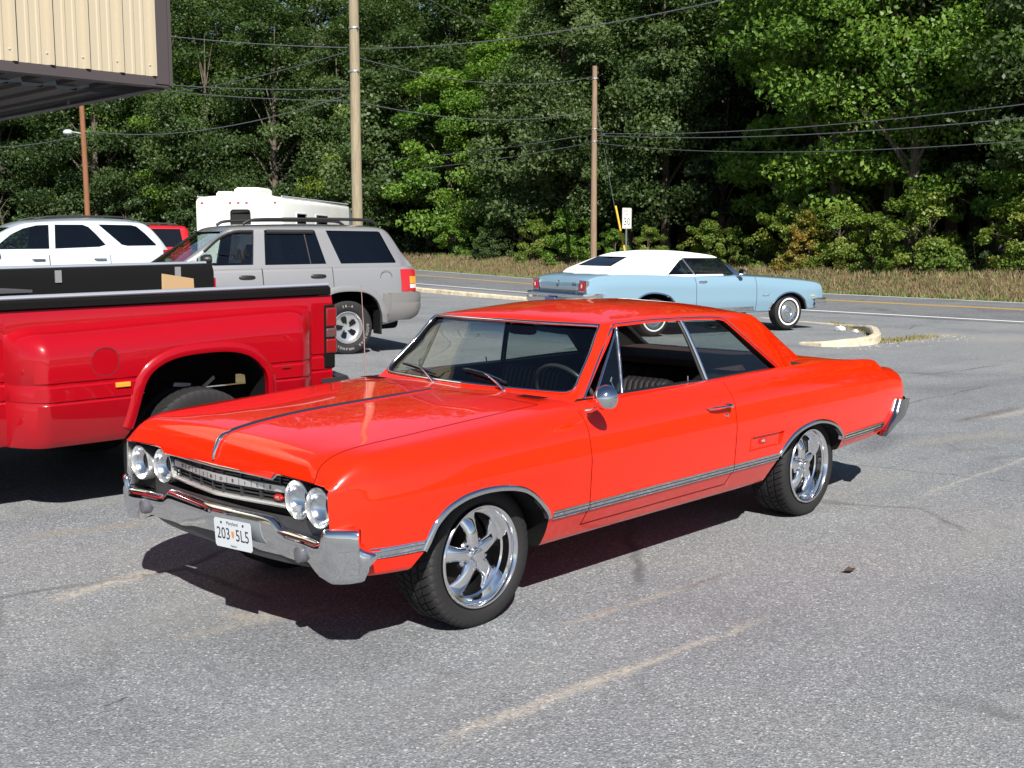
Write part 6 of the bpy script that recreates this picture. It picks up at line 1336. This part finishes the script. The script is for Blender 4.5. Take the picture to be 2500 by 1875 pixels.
# ================================================================== camper trailer
def build_camper():
    WH = mat('camper_white', (.76, .76, .72), .4); rough_noise(WH, 3, .35, .5); CH = mat('camper_grey', (.42, .43, .45), .5)
    x, y = LDp(-7.1, 30.1); z0 = float(hz(x, y)); t = thing('camper_trailer', 'white travel trailer with rooftop vents and rear clearance lights', 'trailer', (x, y, z0), math.radians(217))
    H, W_, L_ = 2.62, 1.18, 7.6
    def ring(x, k=1.0, dz=0): return [(x, yy*k, zz) for yy, zz in [(p[0], p[1]) for p in rounded([(0, H+.03+dz), (W_*.6, H+.02+dz), (W_, H-.03+dz), (W_, .55), (0, .55)], [0, .3, .14, .03, 0], [3, 3, 5, 5], 4)]]
    def full(x, k=1.0, dz=0): h = ring(x, k, dz); return h+[(a, -b, c) for a, b, c in h[-2:0:-1]]
    R = [full(-.0, .93, -.05), full(.03, .975, -.02), full(.10, 1.0), full(L_*.5, 1.0), full(L_-.6, 1.0, -.03), full(L_-.25, .99, -.25), full(L_, .96, -.7)]
    b = MB().rings(R).build('camper_body', WH, t, 30)
    # rear window, lights, ladder-side vent units
    def rr(y0, y1, z0_, z1, r, x): return [(x, y_, z_) for y_, z_ in [(y0+r+(r*math.cos(a)) if False else 0, 0) for a in ()]]
    def rwin(name, cy, cz, w, h, x, m, fr):
        P = []
        for sx, sz, a0 in ((1, 1, 0), (-1, 1, 90), (-1, -1, 180), (1, -1, 270)):
            for a in np.radians(np.linspace(a0, a0+90, 5)): P.append((cy+sx*(w/2-.07)+.07*math.cos(a), cz+sz*(h/2-.07)+.07*math.sin(a)))
        o = MB().prism(P, 0, x, x+.02).build(name, m, b, None); f = MB().tube([(x-.004, p[0], p[1]) for p in P+[P[0]]], .018, 6).build('window_frame', fr, o, 40); return o
    rwin('rear_window', -.05, 2.02, .52, .50, -.012, PRIV, BLACK)
    for yy in (-.98, -.22, 0, .22, .98): MB().box(-.012, .02, yy-.035, yy+.035, 2.43, 2.475).build('clearance_light', mat('clearance_red', (.30, .05, .03), .3), b, None)
    for s in (1, -1):
        for xx, w_ in ((1.6, .9), (3.6, 1.2)):
            o = MB().box(xx-w_/2, xx+w_/2, s*(W_-.01), s*(W_+.012), 1.65, 2.2).build('side_window', PRIV, b, None); MB().tube([(xx-w_/2, s*(W_+.012), 1.65), (xx+w_/2, s*(W_+.012), 1.65), (xx+w_/2, s*(W_+.012), 2.2), (xx-w_/2, s*(W_+.012), 2.2), (xx-w_/2, s*(W_+.012), 1.65)], .02, 6).build('window_frame', CH, o, 40)
        MB().box(.1, L_-.5, s*(W_+.001), s*(W_+.006), 1.15, 1.35).build('side_stripe', mat('camper_stripe', (.15, .25, .35), .5), b, None)
        MB().tube([(x_, s*(W_-.05), H+.0) for x_ in lines(.1, L_-.7, 8)], .02, 6).build('gutter', CH, b, 40)
        w = MB().lathe([(.30, -.1), (.34, -.08), (.35, 0), (.34, .08), (.30, .1), (.18, .1), (.17, .05), (0, .05)], 24, (3.3, s*1.05, .35)).build('wheel', RUBBER, t, 40)
        MB().lathe([(0, .02), (.10, .0), (.17, .03)], 20, (3.3, s*1.13, .35)).build('wheel_hub', CHROME, w, 40)
    ac = MB().rings([[(1.2+dx*k, dy*k*.5, z) for dx, dy in ((-.5, -.7), (.5, -.7), (.5, .7), (-.5, .7))] for z, k in ((H+.0, 1), (H+.20, 1), (H+.26, .85))]).build('air_conditioner', WH, t, 20)
    MB().rings([[(.9+dx*k, .62+dy*k, z) for dx, dy in ((-.22, -.22), (.22, -.22), (.22, .22), (-.22, .22))] for z, k in ((H, 1), (H+.10, 1), (H+.16, .8))]).build('roof_vent', WH, t, 20)
    MB().rings([[(2.9+dx*k, .2+dy*k, z) for dx, dy in ((-.2, -.2), (.2, -.2), (.2, .2), (-.2, .2))] for z, k in ((H, 1), (H+.09, 1), (H+.13, .8))]).build('roof_vent', WH, t, 20)
    MB().tube([(L_-.1, 0, .5), (L_+1.0, 0, .48)], .06, 8).build('tow_bar', BLACK, t, 40); MB().tube([(L_+.9, 0, 0), (L_+.9, 0, .6)], .04, 8).build('jack_post', CH, t, 40)
    MB().box(.0, L_-.1, -1.0, 1.0, .45, .56).build('chassis', WELL, t, None)
    return t
build_camper()
# ================================================================== metal building with overhanging canopy
def build_building():
    BEI = mat('beige_panel', (.43, .37, .265), .38, .1); n, l, b_ = nodes(BEI); q = noise_node(n, l, 1.5, 4); l.new(mix(n, l, (.43, .37, .265), (.43, .37, .26), ramp(n, l, q.outputs['Fac'], [(.4, (0, 0, 0)), (.7, (1, 1, 1))]).outputs['Color']), b_.inputs['Base Color'])
    TRIM = mat('brown_trim', (.055, .045, .045), .5); SOF = mat('soffit_brown', (.075, .065, .06), .6)
    t = thing('metal_building', 'beige ribbed metal building with dark brown trim and overhanging canopy', 'building', (-1.66, -4.60, 0), math.radians(-1.5))
    # ribbed sheet profile along x, out along +y
    def ribs(x0, x1, z0, z1, y0, pitch=.29):
        prof = []; x = x0
        while x < x1-1e-6:
            for dx, dy in ((0, .0), (.012, .032), (.040, .032), (.052, 0), (.100, 0), (.108, .007), (.128, .007), (.136, 0), (.186, 0), (.194, .007), (.214, .007), (.222, 0)):
                if x+dx <= x1: prof.append((x+dx, y0+dy))
            x += pitch
        prof.append((x1, y0)); return MB().grid([[(a, b, z) for a, b in prof] for z in (z0, z1)])
    ribs(.08, 15.0, 3.11, 4.9, 0).build('fascia_panel', BEI, t, 20)
    sc = MB().lathe([(0, .008), (.007, .006), (.009, 0)], 8).mesh('s')
    for k in range(9):
        o = link('screw', sc, t, mat('screw_zinc', (.6, .6, .6), .4, .8), None); o.location = (.08+.29*k+.06, .001, 3.20)
    MB().box(-.02, .10, -.07, .022, 3.05, 4.95).build('corner_trim', TRIM, t, None); MB().box(-.05, -.021, -.55, .03, 3.04, 4.95).build('corner_trim', TRIM, t, None)
    MB().box(-.05, 15, -.12, .012, 3.03, 3.108).build('drip_trim', TRIM, t, None)
    MB().box(-.05, .06, -9.0, -.12, 3.02, 3.15).build('end_trim', TRIM, t, None); MB().box(-.048, -.02, -9.0, -.56, 3.15, 4.9).build('end_panel', BEI, t, None)
    # soffit sheet, ribs running away from the fascia, and deep purlins
    prof = []; x = .08
    while x < 15: prof += [(x, 3.09), (x+.14, 3.09), (x+.155, 3.135), (x+.255, 3.135), (x+.27, 3.09)]; x += .30
    MB().grid([[(a, y, z) for a, z in prof] for y in (-.12, -.95)]).build('soffit_sheet', SOF, t, 20)
    MB().grid([[(a, y, 3.06 + (z-3.09)*.5) for a, z in prof] for y in (-.95, -9.0)]).build('soffit_sheet', mat('soffit_dark', (.12, .105, .10), .6), t, 20)
    MB().box(-.05, 15, -9, .0, 4.9, 5.0).build('roof_deck', TRIM, t, None)
    # main walls, posts, door
    ribs(4.2, 15.0, 0, 3.06, -3.4).build('wall_panel', BEI, t, 20); MB().box(4.14, 4.26, -3.5, -3.36, 0, 3.06).build('corner_trim', TRIM, t, None)
    w = ribs(0, 5.5, 0, 3.06, 0); me = w.mesh('w'); me.transform(Matrix.Translation((4.2, -3.4, 0)) @ Matrix.Rotation(math.radians(-90), 4, 'Z') @ Matrix.Diagonal((1, -1, 1, 1))); link('wall_panel', me, t, BEI, 20)
    for x in (4.6, 8.2, 12.0): MB().box(x, x+.15, -.22, -.07, 0, 3.04).build('canopy_post', TRIM, t, None)
    d = MB().box(6.0, 6.95, -3.40, -3.345, .02, 2.1).build('door', TRIM, t, None); MB().tube([(6.85, -3.33, 1.0), (6.85, -3.28, 1.0), (6.78, -3.28, 1.0)], .012, 6).build('door_handle', CHROME, d, 40)
    g = MB().box(8.8, 11.2, -3.40, -3.35, .9, 2.2).build('window', PRIV, t, None); MB().tube([(8.8, -3.34, .9), (11.2, -3.34, .9), (11.2, -3.34, 2.2), (8.8, -3.34, 2.2), (8.8, -3.34, .9)], .03, 6).build('window_frame', TRIM, g, 40)
    return t
build_building()
# ================================================================== poles, wires, sign
def wood(name, c1, c2):
    m = mat(name, c1, .9, spec=.15); n, l, b = nodes(m); mp = n.new('ShaderNodeMapping'); mp.inputs['Scale'].default_value = (14, 14, .7); c = n.new('ShaderNodeTexCoord'); l.new(c.outputs['Object'], mp.inputs['Vector'])
    t = noise_node(n, l, 2.5, 6, .7, vec=mp.outputs[0]); l.new(ramp(n, l, t.outputs['Fac'], [(.3, c2), (.7, c1)]).outputs['Color'], b.inputs['Base Color']); bump(n, l, b, t.outputs['Fac'], .5, .02); return m
def pole(label, L, D, h, r0, r1, m, lean=(0, 0), z0=None):
    x, y = LDp(L, D); z = float(ground_z(x, y)) if z0 is None else z0; t = thing('utility_pole', label, 'pole', (x, y, z-.1))
    rg = random.Random(int(L*10)); MB().tube([(lean[0]*k/h+rg.uniform(-.01, .01), lean[1]*k/h, k) for k in lines(0, h, 9)], [r0+(r1-r0)*k for k in lines(0, 1, 9)], 14).build('pole_shaft', m, t, 50); return t, V3((x, y, z-.1))
P1, o1 = pole('thick pale weathered wooden utility pole beside the camper', (877-1250)/2796*35, 35, 13.5, .165, .135, wood('pole_pale', (.33, .275, .185), (.17, .14, .095)))
P2, o2 = pole('slim grey brown wooden utility pole on the bank behind the blue car', (1448-1250)/2796*52.5, 52.5, 9.35, .155, .11, wood('pole_grey', (.30, .21, .14), (.16, .11, .08)))
P3, o3 = pole('reddish brown pole far behind the white crossover', (227-1250)/2796*50, 50, 12, .12, .10, wood('pole_red', (.26, .12, .06), (.15, .07, .04)), (.1, 0), 0.2)
def hardware(t, zs, r):
    for z in zs:
        MB().tube([(-.05, -.25, z), (.05, .25, z)], .018, 6).build('bolt_bracket', mat('galvanised', (.5, .5, .5), .4, .8), t, 40); MB().lathe([(r+.006, -.03), (r+.006, .03)], 14, (0, 0, z), 'z').build('pole_band', mat('galvanised', (.5, .5, .5), .4, .8), t, 40)
hardware(P1, [6.65, 7.9], .16); hardware(P2, [6.05, 6.6, 8.8], .13); hardware(P3, [6.3], .11)
lamp = MB().tube([(0, 0, 6.2), (.38, -.42, 6.3)], .025, 6).build('lamp_arm', mat('galvanised', (.5, .5, .5), .4, .8), P3, 40)
MB().rings([[(.48+dx+.22*math.cos(a)*k, -.52+.22*math.sin(a)*k, z) for a in np.linspace(0, 6.283, 10, endpoint=False)] for dx, z, k in ((0, 6.38, .5), (0, 6.30, 1), (0, 6.22, .9))]).build('lamp_head', mat('lamp_grey', (.55, .57, .6), .4), lamp, 40)
def px3(u, v, D):      # a point at a given distance along the view of a photo pixel
    r, d, f = cam_axes(); return V3(CAM+D*(f+r*(u-1250)/2796.3+d*(v-937.5)/2796.3))
WIRE = mat('wire_black', (.10, .105, .115), .4)
def wire(a, b, sag, r=.019, lab='thin black overhead cable strung between the utility poles'):
    o = MB().tube([V3(a).lerp(V3(b), t)-V3((0, 0, sag*4*t*(1-t))) for t in lines(0, 1, 17)], r, 5).build('overhead_wire', WIRE, None, 40); return tag(o, lab, 'wire', 'overhead utility wires')
p1 = lambda v: px3(877, v, 35); p2 = lambda v: px3(1448, v, 52.5); p3 = lambda v: px3(228, v, 50)
W_A = 'upper cable from the thick pale pole towards the metal building'; W_B = 'paired lower cables from the thick pale pole towards the metal building'; W_C = 'cable strung from the thick pale pole to the grey brown pole'; W_D = 'long cable running from the grey brown pole along the road past the bank shrubs'; W_E = 'long cable leaving the grey brown pole behind the thick pale pole'
wire(px3(300, 74, 42), p1(117), .12, .015, W_A); wire(p1(118), px3(1790, -5, 22), .25, .014, 'thick service cable rising from the thick pale pole out over the parking lot'); wire(px3(380, 226, 60), p1(117), .25, .015, 'cable sloping up from the wood edge to the top bracket of the thick pale pole')
wire(p1(142), p2(187), .55, .016, W_C); wire(px3(300, 196, 52), p1(217), .15, .015, W_B); wire(px3(300, 208, 52), p1(247), .15, .015, W_B); wire(p1(250), p2(267), .5, .016, W_C)
wire(p3(322), p1(222), .55, .016, 'sagging cable from the reddish brown pole up to the thick pale pole'); wire(px3(-150, 350, 60), p3(322), .4, .016, 'cable from the reddish brown pole towards the dark wood')
wire(p2(325), px3(2750, 222, 27), .35, .015, W_D); wire(p2(330), px3(2750, 262, 27), .35, .015, W_D); wire(p2(348), px3(2750, 322, 27), .45, .012, W_D)
wire(px3(700, 390, 85), p2(327), .5, .02, W_E); wire(px3(700, 424, 85), p2(348), .5, .018, W_E); wire(px3(1030, -8, 40), px3(1330, 112, 60), .1, .015, 'short cable slanting down into the tree crowns above the young trees')
wire(p2(200), px3(1522, 612, 50.5), .25, .010, 'thin steel guy wire slanting down from the grey pole')
gx_ = px3(1503, 503, 50.9); gb = px3(1526, 616, 50.4)
tag(MB().tube([gx_, gb], .045, 8).build('guy_guard', mat('guard_yellow', (.60, .36, .02), .5), None, 40), 'yellow plastic guy wire guard beside the speed limit sign', 'guard')
def build_sign():
    b = px3(1530, 580, 49.5); gz = float(ground_z(b.x, b.y)); t = thing('speed_sign', 'white speed limit 30 sign on a thin post beyond the road', 'sign', (b.x, b.y, gz-.1))
    t.rotation_euler = (0, 0, YAW+math.pi/2+math.radians(38)+math.pi)
    h = px3(1530, 508, 49.5).z-gz+.1
    MB().box(-.03, .03, .005, .05, 0, h-.02).build('sign_post', mat('galvanised', (.5, .5, .5), .4, .8), t, None)
    P = []
    for sx, sz, a0 in ((1, 1, 0), (-1, 1, 90), (-1, -1, 180), (1, -1, 270)):
        for a in np.radians(np.linspace(a0, a0+90, 4)): P.append((sx*(.27-.04)+.04*math.cos(a), h-.44+sz*(.44-.04)+.04*math.sin(a)))
    p = MB().prism(P, 1, -.004, .003).build('sign_panel', mat('sign_white', (.80, .80, .74), .45), t, None)
    INK = mat('sign_ink', (.015, .015, .015), .5); fm = lambda z: frame_mtx((0, -.0055, z), (1, 0, 0), (0, 0, 1))
    for txt, sz, z in (('SPEED', .155, h-.13), ('LIMIT', .155, h-.29)): put_text('sign_text', txt, sz, fm(z), INK, p, .001)
    put_text('sign_text', '30', .44, fm(h-.60), INK, p, .001, .95)
    MB().tube([(q[0]*.93, -.0055, (q[1]-(h-.44))*.95+h-.44) for q in P+[P[0]]], .007, 4).build('sign_border', INK, p, None)
    return t
build_sign()
# ================================================================== litter and small stones
rl = random.Random(5); PAP = mat('litter_white', (.75, .75, .74), .7); STN = mat('pebble', (.30, .27, .23), .9); LFM = mat('fallen_leaf', (.05, .03, .02), .9)
def lump(r, seed, flat=.5):
    bm = bmesh.new(); bmesh.ops.create_icosphere(bm, subdivisions=1, radius=r); rr = random.Random(seed)
    for v in bm.verts: v.co *= rr.uniform(.7, 1.2); v.co.z *= flat
    me = bpy.data.meshes.new('l'); bm.to_mesh(me); bm.free(); return me
for i, (x, y, r) in enumerate(((-17.2, -6.37, .11), (-17.0, -5.95, .07))):
    tag(link('crumpled_litter', lump(r, i, .6), None, PAP, None), ('larger' if r > .1 else 'smaller')+' crumpled white litter inside the kerb island', 'litter'); bpy.data.objects[-1] if False else None
    COL.objects[-1].location = (x, y, float(hz(x, y))+r*.4)
stones = MB()
for i in range(150):
    x = rl.uniform(-17.5, -13.8); y = -4.45+rl.gauss(0, .28)-.10*(x+15)*(1 if x < -15 else 0); r = rl.uniform(.006, .02); z = float(hz(x, y))
    stones.add([(x-r, y, z), (x+r*.8, y-r*.6, z), (x+r*.3, y+r, z), (x, y, z+r*1.1)], [(0, 1, 3), (1, 2, 3), (2, 0, 3)])
for i in range(900):
    x = rl.uniform(-16, 3); y = rl.uniform(-4.5, 4.2)+.0*x; r = rl.uniform(.0025, .008); z = float(hz(x, y))
    stones.add([(x-r, y, z), (x+r*.8, y-r*.6, z), (x+r*.3, y+r, z), (x, y, z+r*.8)], [(0, 1, 3), (1, 2, 3), (2, 0, 3)])
stones.build('loose_grit', STN, None, None, kind='stuff', label='loose pale grit scattered over the asphalt', category='grit')
for i, (u, v, lab) in enumerate(((2035, 1318, 'dark curled fallen leaf on the asphalt beside the rear wheel'),)):
    x, y = -1.92, 1.62; lf = MB().grid([[(x+a*.035, y+b*.022, .004+.014*abs(a)+.006*b*b) for b in (-1, 0, 1)] for a in (-1, -.4, .3, 1)]).build('fallen_leaf', LFM, None, None); tag(lf, lab, 'leaf')
weeds = MB()
for i in range(700):
    if i < 420: x = rl.uniform(-17.2, -15.0); y = -4.62-.28*(x+15.6)*.2+rl.gauss(0, .12)
    else: x = rl.uniform(-19.2, -16); y = -5.3+(x+16.2)*.85+.22+rl.gauss(0, .08)
    h = rl.uniform(.02, .07); a = rl.uniform(0, 6.28); z = float(hz(x, y)); weeds.add([(x-.012*math.cos(a), y-.012*math.sin(a), z), (x+.012*math.cos(a), y+.012*math.sin(a), z), (x+rl.gauss(0, .02), y+rl.gauss(0, .02), z+h)], [(0, 1, 2)])
weeds.build('kerb_weeds', mat('weed_olive', (.16, .14, .04), .9), None, None, kind='stuff', label='low olive weeds growing along the kerb', category='weeds')
